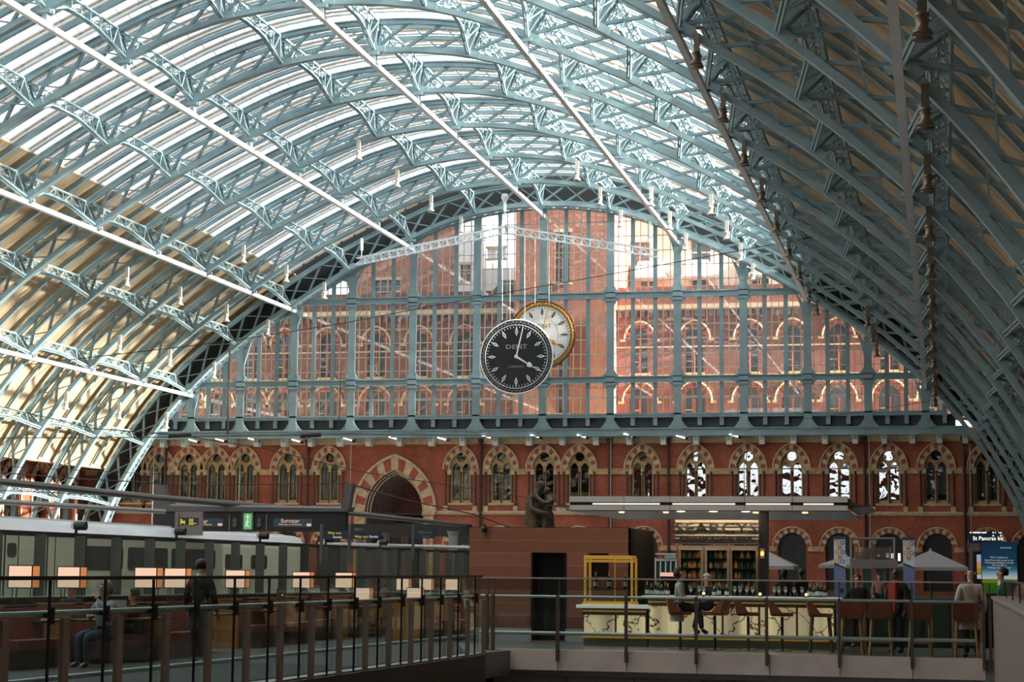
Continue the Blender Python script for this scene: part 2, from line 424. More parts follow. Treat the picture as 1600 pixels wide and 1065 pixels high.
def glazing(y0, y1, strips, name, bars=True):
    g = MB(); br = MB(); cb = MB(); n = int(2*SG/1.1); w = (y1-y0)/strips
    for k in range(strips):
        ya, yb = y0+w*k, y0+w*(k+1); ym = (ya+yb)/2
        for i in range(n):
            u0, u1 = -SG+2*SG*i/n, -SG+2*SG*(i+1)/n
            p = [a3(u0, CLAD+.25, ya+.1), a3(u1, CLAD+.25, ya+.1), a3(u1, CLAD+.75, ym), a3(u0, CLAD+.75, ym), a3(u0, CLAD+.25, yb-.1), a3(u1, CLAD+.25, yb-.1)]
            g.quad(p[0], p[1], p[2], p[3]); g.quad(p[3], p[2], p[5], p[4])
            if bars:
                nn = nrm(u0)
                br.bar(p[0], p[3], .05, .06, nn); br.bar(p[3], p[4], .05, .06, nn)
                cb.bar(a3(u0+.12, CLAD+.12, yb-.1), a3(u1-.12, CLAD+.12, yb-.1), .05, .16, nn)
        if bars:
            sweep(br, -SG, SG, CLAD+.74, .04, ym-.05, ym+.05); sweep(br, -SG, SG, CLAD+.2, .06, yb-.16, yb+.16, 1.1); sweep(br, -SG, SG, CLAD-.02, .1, ya-.14, ya+.14)
    o = struct(g.build(name, ROOFGLASS))
    if bars:
        br.build('glazing_bars', WHITEBAR, o); cb.build('curb_boards', CURB, o)
wn = 2
for i in range(NR-1):
    if seen([a3(s, CLAD, y) for s in range(-20, 21, 4) for y in (RY[i], RY[i+1])], 100):
        glazing(RY[i+1], RY[i], 4, 'window_%d' % wn); wn += 1
    else: glazing(RY[i+1], RY[i], 1, 'window_%d' % wn, False); wn += 1
m = shell(-SG, SG, CLAD, YB, RY[-1]); struct(m.build('light_blocking_ceiling', BOARDS))  # unseen crown closed solid to keep light off the foreground
glazing(YEND, YEND+1.6, 1, 'window_%d' % wn, False); wn += 1
# dark infill of the end gable between soffit and roof
m = MB(); n = 70
for i in range(n):
    u0, u1 = -STOP+2*STOP*i/n, -STOP+2*STOP*(i+1)/n
    m.hexa([a3(u0,.55,YW-.1), a3(u1,.55,YW-.1), a3(u1,.55,YW+.1), a3(u0,.55,YW+.1), a3(u0,CLAD+.5,YW-.1), a3(u1,CLAD+.5,YW-.1), a3(u1,CLAD+.5,YW+.1), a3(u0,CLAD+.5,YW+.1)])
struct(m.build('gable_wall', DARK))
# ---- seven long maintenance rails that run the length of the shed
RZ = {0: 28.78-.05, 2: 26.37, 4: 21.76, 6: 15.12}
for k in (-6,-4,-2,0,2,4,6):
    x = COLX[abs(k)]*(1 if k >= 0 else -1); z = RZ[abs(k)]
    nm = {-6:'lowest on the left', -4:'second from the left foot of the roof', -2:'left of the crown', 0:'along the crown above the clocks', 2:'right of the crown', 4:'dark against the bright glazing on the right', 6:'furthest right, in the shaded haunch'}[k]
    t = thing('maintenance_rail', 'long straight %s rail hung beneath the ribs, %s' % ('white' if k < 4 else 'shaded', nm), 'rail', (x, YW-.2, z), group='maintenance rails')
    m = MB(); m.box(-.09,.09,-(YW-12),0,-.11,.11); m.box(-.13,.13,-(YW-12),0,-.13,-.10); m.box(-.13,.13,-(YW-12),0,.10,.13)
    m.build('rail_beam', RODM, t)
    zi = z_of_x(x)-z; h = MB(); h.box(-.10,.10,.0,.35,.12,max(.3, zi+.12)); h.box(-.3,.3,-.05,.4,zi-.12,zi+.02); h.tube([(-.4,.1,zi-.05),(.4,.1,zi-.05)], .10, 8); hm = h.data('hanger_clamp', STEELD)
    for y in RY:
        if y > 20: o = bpy.data.objects.new('hanger_clamp', hm); C.objects.link(o); o.parent = t; o.location = (0,y-YW,0)
# ---- glazed end screen
def prof_x(z, inset=.1): return x_of_z(z+inset)
Z0, Z1, Z2 = 12.41, 15.99, 22.45
scr = struct(empty('window_1', (0, YW, 0)))
colm = []
for k in range(-6, 7):
    x = COLX[abs(k)]*(1 if k >= 0 else -1); zt = z_of_x(x)+.25
    m = MB(); m.box(x-.20,x+.20,-.2,.2,Z0-.3,zt)
    for y in (-.26,): m.box(x-.29,x+.29,y,y+.06,Z0-.3,zt-.3)
    m.box(x-.37,x+.37,-.3,.25,Z0-.3,Z0+.2); m.box(x-.32,x+.32,-.3,.25,Z0+.2,Z0+.6)
    for zz in ((Z1, Z2) if zt > Z2+1 else (Z1,)):
        if zz > zt: continue
        m.box(x-.36,x+.36,-.32,.25,zz-.45,zz+.45)
        for sx in (-1,1):
            for sz in (-1,1):
                m.plate([(x+sx*.3,zz+sz*.24),(x+sx*.72,zz+sz*.24),(x+sx*.56,zz+sz*.32),(x+sx*.44,zz+sz*.46),(x+sx*.36,zz+sz*.66),(x+sx*.3,zz+sz*.72)], [], -.27, -.1)
    for sx in (-1,1): m.plate([(x+sx*.3,Z0-.15),(x+sx*.8,Z0-.15),(x+sx*.55,Z0+.1),(x+sx*.4,Z0+.35),(x+sx*.3,Z0+.45)], [], -.27, -.1)
    if zt < 27.5:
        for sx in (-1,1): m.plate([(x+sx*.3,zt-.6),(x+sx*.3,zt-1.6),(x+sx*.45,zt-1.0),(x+sx*.9,z_of_x(x+sx*.9)-.1)], [], -.27, -.1)
    m.build('column', STEEL, scr)
for z, h in ((Z0-.42, .62), (Z1, .5), (Z2, .5)):
    m = MB(); xx = prof_x(z)+.3; m.box(-xx,xx,-.22,.2,z-h/2,z+h/2); m.box(-xx,xx,-.32,-.2,z-h/2,z-h/2+.08); m.box(-xx,xx,-.32,-.2,z+h/2-.08,z+h/2); m.build('crossbeam', STEEL, scr)
m = MB(); m.box(-prof_x(13.5),prof_x(13.5),-.22,.12,13.1,13.36); m.box(-prof_x(13.5),prof_x(13.5),-.26,.12,13.3,13.42); m.build('sill_rail', STEEL, scr)
m = MB(); m.box(-prof_x(12.8),prof_x(12.8),.15,.3,12.2,13.2); m.build('kick_panel', mat('dark_kick_panel', (.05,.06,.065), .6), scr)
bars = MB(); mul = MB(); bays = [-(COLX[6]+4.1)]+[-x for x in reversed(COLX[1:])]+COLX+[COLX[6]+4.1]
for a, b in zip(bays, bays[1:]):
    for j in (1,2):
        x = a+(b-a)*j/3; zt = z_of_x(x)+.1
        if zt > 13.5:
            mul.box(x-.11,x+.11,-.12,.12,12.5,zt); mul.box(x-.16,x+.16,-.15,-.1,12.5,zt)
    for j in range(9):
        x = a+(b-a)*(j+.0)/9
        if j % 3 == 0: continue
        zt = z_of_x(x)+.1
        if zt > 13.5: bars.box(x-.026,x+.026,-.04,.04,13.3,zt)
for z in [13.4+1.3*(q+1)-.35*(q > 1) for q in range(1)]+[14.6,15.4]+[16.9+1.1*q for q in range(5)]+[23.6+1.15*q for q in range(5)]:
    xx = prof_x(z)
    if z < 28.6: bars.box(-xx,xx,-.04,.04,z-.028,z+.028)
mul.build('mullion_set', STEEL, scr); bars.build('glazing_bar_grid', mat('thin_glazing_bar', (.66,.62,.56), .6), scr)
pts = [( -prof_x(13.3), 13.3)]+[(_raw(s)[0], _raw(s)[1]+.2) for s in [s_of_x(-prof_x(13.3))+j*(2*s_of_x(prof_x(13.3)))/60 for j in range(1,60)]]+[(prof_x(13.3), 13.3)]
SCRGLASS = glass('screen_glass', (.88,.85,.85), .88, .015, milk=.025, milkcol=(.75,.72,.70))
m = MB(); n = len(m.v)
for (xa, za), (xb, zb) in zip(pts, pts[1:]):
    m.v += [(xa,.02,13.3),(xb,.02,13.3),(xb,.02,zb),(xa,.02,za)]; q = len(m.v)-4; m.f.append((q,q+1,q+2,q+3))
m.build('glass_panes', SCRGLASS, scr)
# arched trim angle that closes the screen under the rib
m = MB(); n = 60; sa = s_of_x(-prof_x(12.6)); 
for i in range(n):
    u0, u1 = sa-2*sa*i/n, sa-2*sa*(i+1)/n
    m.hexa([a3(u0,-.05,-.25), a3(u1,-.05,-.25), a3(u1,-.05,.2), a3(u0,-.05,.2), a3(u0,.6,-.25), a3(u1,.6,-.25), a3(u1,.6,.2), a3(u0,.6,.2)])
m.build('arch_head', STEEL, scr)
# ------------------------------------------------------------ the brick end wall under the screen
YH = 142.3
def X_(px, py=740, Y=YH): return P(px, py, Y).x
def Z_(py, px=850, Y=YH): return P(px, py, Y).z
def parch(cx, zs, a, h, n=10):           # pointed arch, left spring to right spring
    R = (a*a+h*h)/(2*a); th = math.asin(min(1, h/R)); out = []
    for i in range(n+1):
        t = th*i/n; out.append((cx+(R-a)-R*math.cos(t), zs+R*math.sin(t)))
    out += [(2*cx-x, z) for x, z in reversed(out[:-1])]
    return out
def rarch(cx, zs, a, n=16): return [(cx-a*math.cos(PI*i/n), zs+a*math.sin(PI*i/n)) for i in range(n+1)]
def opening(arch, zb): return [(arch[0][0], zb)]+arch+[(arch[-1][0], zb)]
def circ(cx, cz, r, n=16): return [(cx+r*math.cos(2*PI*i/n), cz+r*math.sin(2*PI*i/n)) for i in range(n)]
def ring(ao, ai, segs, y0, y1, sel, mb, plane='XZ'):
    """voussoirs between an outer and an inner arch line of equal length; sel picks odd or even stones"""
    n = len(ao)-1
    for k in range(segs):
        if k % 2 != sel: continue
        i0, i1 = round(n*k/segs), round(n*(k+1)/segs)
        mb.plate([ao[i] for i in range(i0, i1+1)]+[ai[i] for i in range(i1, i0-1, -1)], [], y0, y1, plane)
def hood(mb, arch, y, r=.07, plane='XZ'):
    mb.tube([(x,y,z) if plane == 'XZ' else (y,x,z) for x, z in arch], r, 6)
ZS, ZAP, ZIN, ZSILL, ZBAND = Z_(732.5), Z_(693.5), Z_(701.5), Z_(786), Z_(799.5)
PANE = glass('hotel_window_glass', (.75,.78,.78), .955, .02, wav=.06)
MIRRORP = glass('sky_reflecting_glass', (.3,.33,.34), .35, .01, wav=.035)
CURTAIN = mat('cream_curtain', (.62,.56,.44), .9, 0, .1, 2)
BLIND = mat('grey_roller_blind', (.36,.36,.33), .9)
ROOM = mat('dark_room', (.012,.011,.01), .9)
holes = []
WPX = [(206,'c'),(248,'c'),(294,'l'),(337,'c'),(382,'c'),(449,'c'),(514,'c'),(720,'c'),(783,'c'),(850,'d'),(905,'d'),(1004,'m'),(1087,'m'),(1169,'m'),(1237,'m'),(1311,'m'),(1389,'m'),(1463,'b'),(1542,'c'),(1612,'c')]
wnd = wn+1
def arch_window(cx, kind, idx):
    global wnd
    a_o, a_i = 1.32, .93; o = struct(empty('window_%d' % wnd, (0,YH,0))); wnd += 1
    ao = parch(cx, ZS, a_o, ZAP-ZS-.06, 13); ai = parch(cx, ZS, a_i, ZIN-ZS-.12, 13)
    sm, bm_ = MB(), MB(); ring(ao, ai, 13, -.10, .05, 0, sm); ring(ao, ai, 13, -.09, .05, 1, bm_)
    if idx % 2: sm, bm_ = bm_, sm
    sm.build('stone_voussoirs', STONEP, o); bm_.build('red_voussoirs', REDST, o)
    h = MB(); hood(h, parch(cx, ZS, a_o+.05, ZAP-ZS, 13), -.12, .075); h.tube([(x,-.08,z) for x, z in ai], .06, 6); h.build('hood_mould', STONEP, o)
    tr = MB(); li = []
    for sx in (-1,1): li.append(opening(parch(cx+sx*.41, ZS+.02, .30, .46, 5), ZSILL+.25))
    tr.plate(opening(ai, ZSILL-.1), [circ(cx, ZS+.93, .36)]+li, .22, .36); 
    tr.tube([(x,.2,z) for x, z in circ(cx, ZS+.93, .40)], .05, 6, True)
    for sx in (-1,1):
        tr.tube([(x,.2,z) for x, z in parch(cx+sx*.41, ZS, .34, .52, 6)], .045, 6)
        tr.tube([(cx+sx*.62,.2,ZS+.62),(cx+sx*.66,.2,ZS+.66)], .09, 6)
    tr.build('tracery', STONE, o)
    s = MB()
    for sx in (-1.18,-.86,.0,.86,1.18): s.lathe((cx+sx,.06 if abs(sx) < 1.1 else -.1,ZSILL-.2), [(.10,0),(.10,.15),(.065,.2),(.065,ZS-ZSILL-.25),(.11,ZS-ZSILL-.1),(.11,ZS-ZSILL)], 8)
    s.build('shafts', SHAFT, o)
    j = MB(); j.box(cx-.98,cx+.98,-.06,.3,ZSILL-.14,ZSILL+.02); j.box(cx-1.35,cx-1.0,-.16,.05,ZBAND,ZBAND+.45); j.box(cx+1.0,cx+1.35,-.16,.05,ZBAND,ZBAND+.45); j.box(cx-.1,cx+.1,.1,.3,ZSILL,ZSILL+.25)
    for sx in (-1,1): j.box(cx+sx*.9-.15,cx+sx*.9+.15,-.12,.2,ZS-.42,ZS-.02)
    j.build('sill_and_capitals', STONEP, o)
    p = MB(); p.plate(opening(ai, ZSILL), [], .40, .42); p.build('pane', MIRRORP if kind == 'm' else PANE, o)
    f = MB()
    for sx in (-1,1): f.box(cx+sx*.41-.3,cx+sx*.41+.3,.36,.40,ZS-.04,ZS+.04); f.box(cx+sx*.41-.3,cx+sx*.41+.3,.36,.40,ZSILL+.22,ZSILL+.36)
    f.build('casement', mat('dark_casement', (.04,.03,.025), .5), o)
    if kind in 'clb':
        cu = MB()
        for sx in (-1,1):
            x0, n = cx+sx*.41-.33, 22
            for k in range(n):
                xa, xb = x0+.66*k/n, x0+.66*(k+1)/n; gap = abs((k+.5)/n-.5)
                if kind != 'b' and gap < .06+.05*((idx+k) % 2): continue
                ya, yb = .62+.05*math.sin(k*2.1), .62+.05*math.sin((k+1)*2.1)
                if kind == 'b': ya = yb = .62
                cu.quad((xa,ya,ZSILL+.2+(.5 if kind == 'b' else 0)),(xb,yb,ZSILL+.2+(.5 if kind == 'b' else 0)),(xb,yb,ZS+.45),(xa,ya,ZS+.45))
        cu.build('blinds' if kind == 'b' else 'curtains', BLIND if kind == 'b' else CURTAIN, o)
    if kind == 'd':
        b = MB(); b.box(cx-.72,cx+.72,.5,.56,ZSILL+.2,ZSILL+.85); b.build('buff_infill_panel', STONE, o)
    r = MB(); r.box(cx-1.1,cx+1.1,1.3,1.4,ZSILL-.3,ZAP+.2); r.box(cx-1.1,cx-1.05,.5,1.3,ZSILL-.3,ZAP+.2); r.box(cx+1.05,cx+1.1,.5,1.3,ZSILL-.3,ZAP+.2); r.box(cx-1.1,cx+1.1,.5,1.3,ZSILL-.35,ZSILL-.3); r.box(cx-1.1,cx+1.1,.5,1.3,ZAP+.2,ZAP+.25)
    r.build('dark_room', ROOM, o)
    holes.append(opening(parch(cx, ZS, a_i+.01, ZIN-ZS-.1, 13), ZSILL-.12))
XW = []
for i, (px, k) in enumerate(WPX):
    cx = X_(px); XW.append(cx); arch_window(cx, k, i)
# great pointed arch to the street
bx = X_(617, 760); zsp = Z_(800); zap = Z_(712.5)
ga = struct(empty('door_1', (0,YH,0)))
ao, ai = parch(bx, zsp, 3.22, zap-zsp, 17), parch(bx, zsp, 2.45, zap-zsp-.95, 17)
sm, bm_ = MB(), MB(); ring(ao, ai, 17, -.18, .3, 0, sm); ring(ao, ai, 17, -.16, .3, 1, bm_); sm.build('stone_voussoirs', STONEP, ga); bm_.build('red_voussoirs', REDST, ga)
h = MB(); hood(h, parch(bx, zsp, 3.32, zap-zsp+.1, 17), -.2, .12)
for q, w_ in enumerate((.0,.14,.28)): hood(h, parch(bx, zsp, 2.42-w_, zap-zsp-1.0-w_, 17), -.1+.35*q, .06)
h.build('arch_mouldings', STONEP, ga)
j = MB()
for sx in (-1,1): j.box(bx+sx*2.8-.4,bx+sx*2.8+.4,-.25,.4,0,zsp); j.box(bx+sx*2.8-.5,bx+sx*2.8+.5,-.3,.4,zsp-.3,zsp)
j.build('jamb_piers', STONE, ga)
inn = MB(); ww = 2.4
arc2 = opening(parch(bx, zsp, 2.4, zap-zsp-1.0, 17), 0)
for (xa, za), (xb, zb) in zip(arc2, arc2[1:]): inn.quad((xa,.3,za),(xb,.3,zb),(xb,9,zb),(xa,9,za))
inn.build('vault_lining', mat('dark_brick', (.10,.045,.03), .9, 0, .3, 2), ga)  # lining in a dark brown brick tone
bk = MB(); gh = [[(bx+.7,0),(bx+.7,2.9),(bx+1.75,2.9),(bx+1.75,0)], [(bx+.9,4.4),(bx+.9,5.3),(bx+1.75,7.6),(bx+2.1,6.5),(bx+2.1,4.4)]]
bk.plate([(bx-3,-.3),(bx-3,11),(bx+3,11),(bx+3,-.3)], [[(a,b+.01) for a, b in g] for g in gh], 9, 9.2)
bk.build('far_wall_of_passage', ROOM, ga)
gb = MB(); gb.box(bx-2.4,bx+2.4,2.0,2.4,3.6,4.2)
for q in range(24): gb.box(bx-2.4+q*.2,bx-2.37+q*.2,2.1,2.15,4.2,5.1)
gb.box(bx-2.4,bx+2.4,2.05,2.2,5.1,5.18); gb.build('gallery_bridge', BLACK, ga)
holes.append(opening(parch(bx, zsp, 2.46, zap-zsp-.94, 17), -.0+.02))
# ground-floor round arches
ZG, RG = Z_(851), 1.48
GPX = [(206,0),(248,0),(294,0),(337,0),(382,0),(449,0),(514,0),(720,0),(783,0),(832,0),(904,0),(1006,0),(1087,0),(1169,0),(1238,1),(1312,1),(1390,1),(1465,2),(1543,2),(1612,0)]
for i, (px, k) in enumerate(GPX):
    cx = X_(px, 850)
    if i and abs(cx-gx_) < 2.75: continue
    gx_ = cx
    o = struct(empty('window_%d' % wnd, (0,YH,0))); wnd += 1
    ao, ai = rarch(cx, ZG, 1.36, 15), rarch(cx, ZG, 1.02, 15)
    sm, bm_ = MB(), MB(); ring(ao, ai, 15, -.08, .05, 0, bm_); ring(ao, ai, 15, -.08, .05, 1, sm)
    sm.build('stone_voussoirs', STONEP, o); bm_.build('red_voussoirs', REDST, o)
    h = MB(); hood(h, rarch(cx, ZG, 1.42), -.1, .06); h.build('hood_mould', STONEP, o)
    p = MB(); p.plate(opening(rarch(cx, ZG, 1.0), .3), [], .4, .42); p.build('pane', mat('dim_window_glass', (.02,.022,.022), .3), o)
    f = MB(); f.box(cx-1,cx+1,.32,.40,ZG-.1,ZG+.05); f.box(cx-.04,cx+.04,.32,.40,.3,ZG); f.box(cx-1,cx-.9,.32,.40,.3,ZG); f.box(cx+.9,cx+1,.32,.40,.3,ZG); f.box(cx-1,cx+1,.32,.4,.3,.5); f.build('window_frame', MATS['dark_casement'], o)
    r = MB(); r.box(cx-1.1,cx+1.1,1.3,1.4,0,ZG+1.2); r.box(cx-1.1,cx-1.05,.45,1.3,0,ZG+1.2); r.box(cx+1.05,cx+1.1,.45,1.3,0,ZG+1.2); r.box(cx-1.1,cx+1.1,.45,1.3,ZG+1.15,ZG+1.2); r.build('dark_room', ROOM, o)
    holes.append(opening(rarch(cx, ZG, 1.03), .3))
ZTOP = 12.15
wall = MB(); wall.plate([(-38.6,-5.5),(-38.6,ZTOP),(38.6,ZTOP),(38.6,-5.5)], holes, YH, YH+.5); struct(wall.build('wall_back', BRICK))
# bands, cornice
def free_spans(cs, hw, x0=-38, x1=38):
    out = []; a = x0
    for c in sorted(cs):
        if c-hw > a: out.append((a, c-hw))
        a = max(a, c+hw)
    if a < x1: out.append((a, x1))
    return out
m = MB()
for a, b in free_spans(XW, 1.0):
    if a > bx-6 and b < bx+6 and a < bx < b: 
        continue
    for u, v in ([(a, bx-3.0), (bx+3.0, b)] if a < bx < b else [(a, b)]):
        m.box(u,v,YH-.12,YH+.02,ZS-.42,ZS-.04); m.box(u,v,YH-.17,YH,ZS-.06,ZS+.02)
        n = int((v-u)/.22)
        for q in range(n): m.box(u+.06+q*.22,u+.14+q*.22,YH-.16,YH-.1,ZS-.34,ZS-.14)
struct(m.build('trim_1', STONE))
m = MB()
for a, b in ((-38, bx-3.1), (bx+3.1, 38)): m.box(a,b,YH-.14,YH+.01,ZBAND-.1,ZBAND+.08); m.box(a,b,YH-.08,YH+.01,ZBAND-.22,ZBAND-.1)
struct(m.build('trim_2', STONEP))
m = MB(); zc0, zc1 = Z_(690), Z_(681)
m.box(-38,38,YH-.25,YH+.01,zc0,zc1+.4); m.box(-38,38,YH-.15,YH+.01,zc0-.15,zc0); struct(m.build('trim_3', STONEP))
m = MB()
for a, b in free_spans([X_(p, 850) for p, _ in GPX], 1.15):
    for u, v in ([(a, bx-3.2), (bx+3.2, b)] if a < bx < b else [(a, b)]):
        if v > u: m.box(u,v,YH-.08,YH+.01,ZG-.35,ZG+.02)
struct(m.build('trim_4', STONE))
# corbels under the screen
CPX = [261,294,331,368,407,449,491,536,581,629,678,727,778,830,882,934,986,1039,1090,1141,1192,1241,1290,1337,1382,1426,1468,1508]
for i, px in enumerate(CPX):
    x = X_(px, 690); zt = Z_(684); 
    m = MB(); m.box(-.2,.2,-.75,0,zt-.62,zt-.30); m.plate([(-.75,zt-.3),(0,zt-.3),(0,zt+.12),(-.75,zt+.12)], [], -.2, .2, 'YZ')
    o = m.build('corbel', mat('pale_corbel_stone', (.66,.63,.58), .8), None, loc=(x,YH-.26,0)); tag(o, 'pale stone corbel under the blue beam, %s from the left' % ordn(i+1), 'corbel', 'corbels below the screen')
    m = MB(); m.box(-.12,.12,-.80,-.74,zt-.28,zt+.1); m.build('grille', STEELD, o)
TUBE = emis('lit_tube', (1,.97,.92), 5)
for i, (px, py) in enumerate([(302,688),(344,687),(395,686),(463,688),(544,686),(615,684),(691,685),(761,682),(836,681),(909,681),(982,679),(1064,682),(1147,680)]):
    q = P(px, py, YH-1.0)
    t = thing('strip_light', 'short lit tube lamp tilted under the blue beam, %s from the left' % ordn(i+1), 'lamp', q, group='strip lights under the screen')
    m = MB(); m.tube([(-.34,-.15,.08),(.34,.15,-.1)], .05, 6); m.build('lamp_tube', TUBE, t)
    m = MB(); m.box(.30,.52,.0,.3,-.22,-.05); m.bar((.4,.15,-.1),(.4,.8,.1),.04,.04); m.build('bracket', BLACK, t)
PIPE = mat('dark_downpipe', (.07,.03,.025), .5)
for i, px in enumerate([260,482,752,953,1045,1351,1506]):
    x = X_(px); m = MB(); m.tube([(x,YH-.2,0),(x,YH-.2,ZTOP-.8)], .11, 8)
    for z in (3,6,8,10): m.tube([(x,YH-.2,z),(x,YH-.2,z+.12)], .15, 8)
    m.lathe((x,YH-.3,ZTOP-1.1), [(.1,0),(.2,.3),(.26,.55)], 8)
    tag(m.build('downpipe', PIPE), 'dark cast iron downpipe on the brick wall, %s from the left' % ordn(i+1), 'pipe', 'downpipes on the end wall')
for i, px in enumerate([244,378,551,956,1164,1359,1516]):
    x = X_(px); m = MB(); m.tube([(x,YH-.55,2.4),(x,YH-.55,ZTOP-.35)], .035, 6)
    tag(m.build('hanging_rod', mat('grey_rod', (.45,.42,.38), .5)), 'thin grey rod hanging down the wall face, %s from the left' % ordn(i+1), 'rod', 'thin rods on the end wall')
# ------------------------------------------------------------ side walls, floors
lh = []
side = MB(); LX = -38.9
lwin = struct(empty('window_%d' % wnd, (LX,0,0))); wnd += 1
lc = [PX(px, 760, LX).y for px in (18,66,104)]
zt = PX(66, 722, LX).z
cc = []; y = 40.0
step = (lc[2]-lc[0])/2; y0 = lc[2]
while y0 > 30: cc.append(y0); y0 -= step
vs, vb, hd, pn = MB(), MB(), MB(), MB()
for y in cc:
    zs = zt-1.9; ao, ai = parch(y, zs, 1.75, 1.9, 12), parch(y, zs, 1.3, 1.5, 12)
    ring(ao, ai, 13, -.0, .14, 0, vs, 'YZ'); ring(ao, ai, 13, -.0, .13, 1, vb, 'YZ'); hood(hd, parch(y, zs, 1.82, 2.0, 12), .16, .07, 'YZ')
    for sy in (-1,1): hd.lathe((.12,y+sy*1.45,zs-4), [(.14,0),(.14,.2),(.09,.3),(.09,3.6),(.15,3.8),(.15,4)], 8)
    hd.box(0,.16,y-2.2,y+2.2,zs-4.3,zs-4); hd.box(0,.14,y+1.5,y+step-1.5,zs-.3,zs)
    lh.append(opening(parch(y, zs, 1.31, 1.51, 12), zs-4)); pn.plate(opening(parch(y, zs, 1.3, 1.5, 8), zs-4), [], -.4, -.38, 'YZ')
vs.build('stone_voussoirs', STONEP, lwin); vb.build('red_voussoirs', REDST, lwin); hd.build('hood_moulds_and_shafts', STONEP, lwin); pn.build('panes', PANE, lwin)
lzt = 13.2
side.plate([(YB,-5.5),(YB,lzt),(YH,lzt),(YH,-5.5)], lh, LX-.6, LX, 'YZ'); struct(side.build('wall_left', BRICKY))
m = MB(); m.box(LX-1,LX-.9,30,YH,0,12); struct(m.build('wall_left_rooms', ROOM))
m = MB(); zl = PX(66, 716, LX).z; zu = PX(66, 690, LX).z
m.box(LX,LX+.12,YB,YH,zl-.15,zl); m.box(LX,LX+.2,YB,YH,zu,zu+.3)
y = 80
while y < YH-1:
    m.bar((LX+.05,y,zl),(LX+.05,y+.7,zu),.1,.1); m.bar((LX+.05,y+.7,zl),(LX+.05,y,zu),.1,.1); y += .7
struct(m.build('trim_5', STONE))
m = MB(); m.box(38.9,39.5,YB,YH,-5.5,13.2); struct(m.build('wall_right', BRICKY))
# strip of boarding between wall head and the first roof boards
m = MB()
for sx in (-1,1):
    a = a3(sx*SB, CLAD, 0); 
    m.hexa([(sx*38.9,YB,12.9),(sx*39.5,YB,12.9),(sx*39.5,YH,12.9),(sx*38.9,YH,12.9),(a.x-.2*sx,YB,a.z),(a.x+.6*sx,YB,a.z),(a.x+.6*sx,YH,a.z),(a.x-.2*sx,YH,a.z)])
struct(m.build('trim_6', BOARDS))
FLOORM = mat('grey_terrazzo_floor', (.14,.15,.145), .35, 0, .12, .6)
FLOORW = mat('pale_paving', (.50,.49,.46), .5, 0, .12, .6)
# edge of the upper level: follows the balustrade
BL0 = P(-60, 942, 1); 
def atz(px, py, z):
    d = FF*FPX + RR*(px-800) + UU*(532.5-py); return CAM+d*((z-CAM.z)/d.z)
RA = atz(30, 960, 1.1); RB = atz(752, 932, 1.1)          # left balustrade line
RC = atz(800, 930.6, 1.1); RD = atz(1522, 940, 1.1)       # balustrade in front of the bar
dl = (RB-RA).normalized(); RA0 = RA-dl*14
m = MB(); outl = [(RA0.x,RA0.y),(RB.x,RB.y),(RC.x,RC.y),(RD.x,RD.y),(RD.x+.4,RD.y-.2),(RD.x+.6,YB),(38.9,YB),(38.9,YH+.2),(-38.9,YH+.2),(-38.9,RA0.y)]
tr_ = tessellate_polygon([[Vector((x,y,0)) for x, y in outl]])
n = len(outl); m.v = [(x,y,0) for x, y in outl]+[(x,y,-.5) for x, y in outl]
for t in tr_:
    a, b, c = [Vector((*outl[i],0)) for i in t]; 
    t = tuple(t) if (b-a).cross(c-a).z > 0 else tuple(reversed(t)); m.f.append(t); m.f.append(tuple(n+i for i in reversed(t)))
for i in range(n): j_ = (i+1) % n; m.f.append((i, n+i, n+j_, j_))
struct(m.build('floor', FLOORM))
m = MB(); m.box(-38.9,-1.6,46,YH,.0,.012); struct(m.build('platform_bounce_floor', mat('pale_bounce_concrete', (.66,.64,.60), .6, 0, .12, .5)))  # pale sheet added to bounce sunlight up to crown and left boards
m = MB(); m.box(-39.5,39.5,YB,YH,-5.7,-5.5); struct(m.build('lower_floor', FLOORW))
# far end behind the camera, unseen: heavy members that show in pane reflections
m = MB()
for x in range(-36, 37, 6): m.box(x-.3,x+.3,YB-.2,YB+.2,-5.5,31)
for z in (12,18,24): m.box(-38,38,YB-.2,YB+.2,z-.3,z+.3)
struct(m.build('trim_7', STEEL))
m = MB(); m.plate([(-39.5,-5.7),(-39.5,34),(39.5,34),(39.5,-5.7)], [[(-16,15),(-16,31),(24,31),(24,15)]], YB-.6, YB-.3); struct(m.build('light_limiting_wall', BRICK))  # unseen wall added to cut end light; opening left for pane reflections
# ------------------------------------------------------------ spandrel brackets with iron roundels on the left
for i in range(0, 6):
    y = RY[i]
    t = thing('spandrel_bracket', 'blue iron spandrel with roundels between rib foot and left wall, %s from the screen' % ordn(i+1), 'bracket', (0,y,0), group='spandrels at the left wall')
    m = MB(); m.box(-38.85,-38.5,-.15,.15,0,12.6); m.box(-38.85,-36,-.15,.15,12.3,12.6); m.build('wall_post', STEEL, t)
    m = MB()
    for cx, cz, r in ((-37.9,10.1,.6),(-37.5,11.4,.5),(-38.1,8.9,.42),(-38.2,8.0,.33),(-36.6,11.8,.36),(-38.25,7.3,.25)):
        m.tube([(x,0,z) for x, z in circ(cx, cz, r, 18)], .06, 6, True)
        m.tube([(x,0,z) for x, z in circ(cx, cz, r*.6, 14)], .04, 6, True)
    m.build('roundels', STEEL, t)
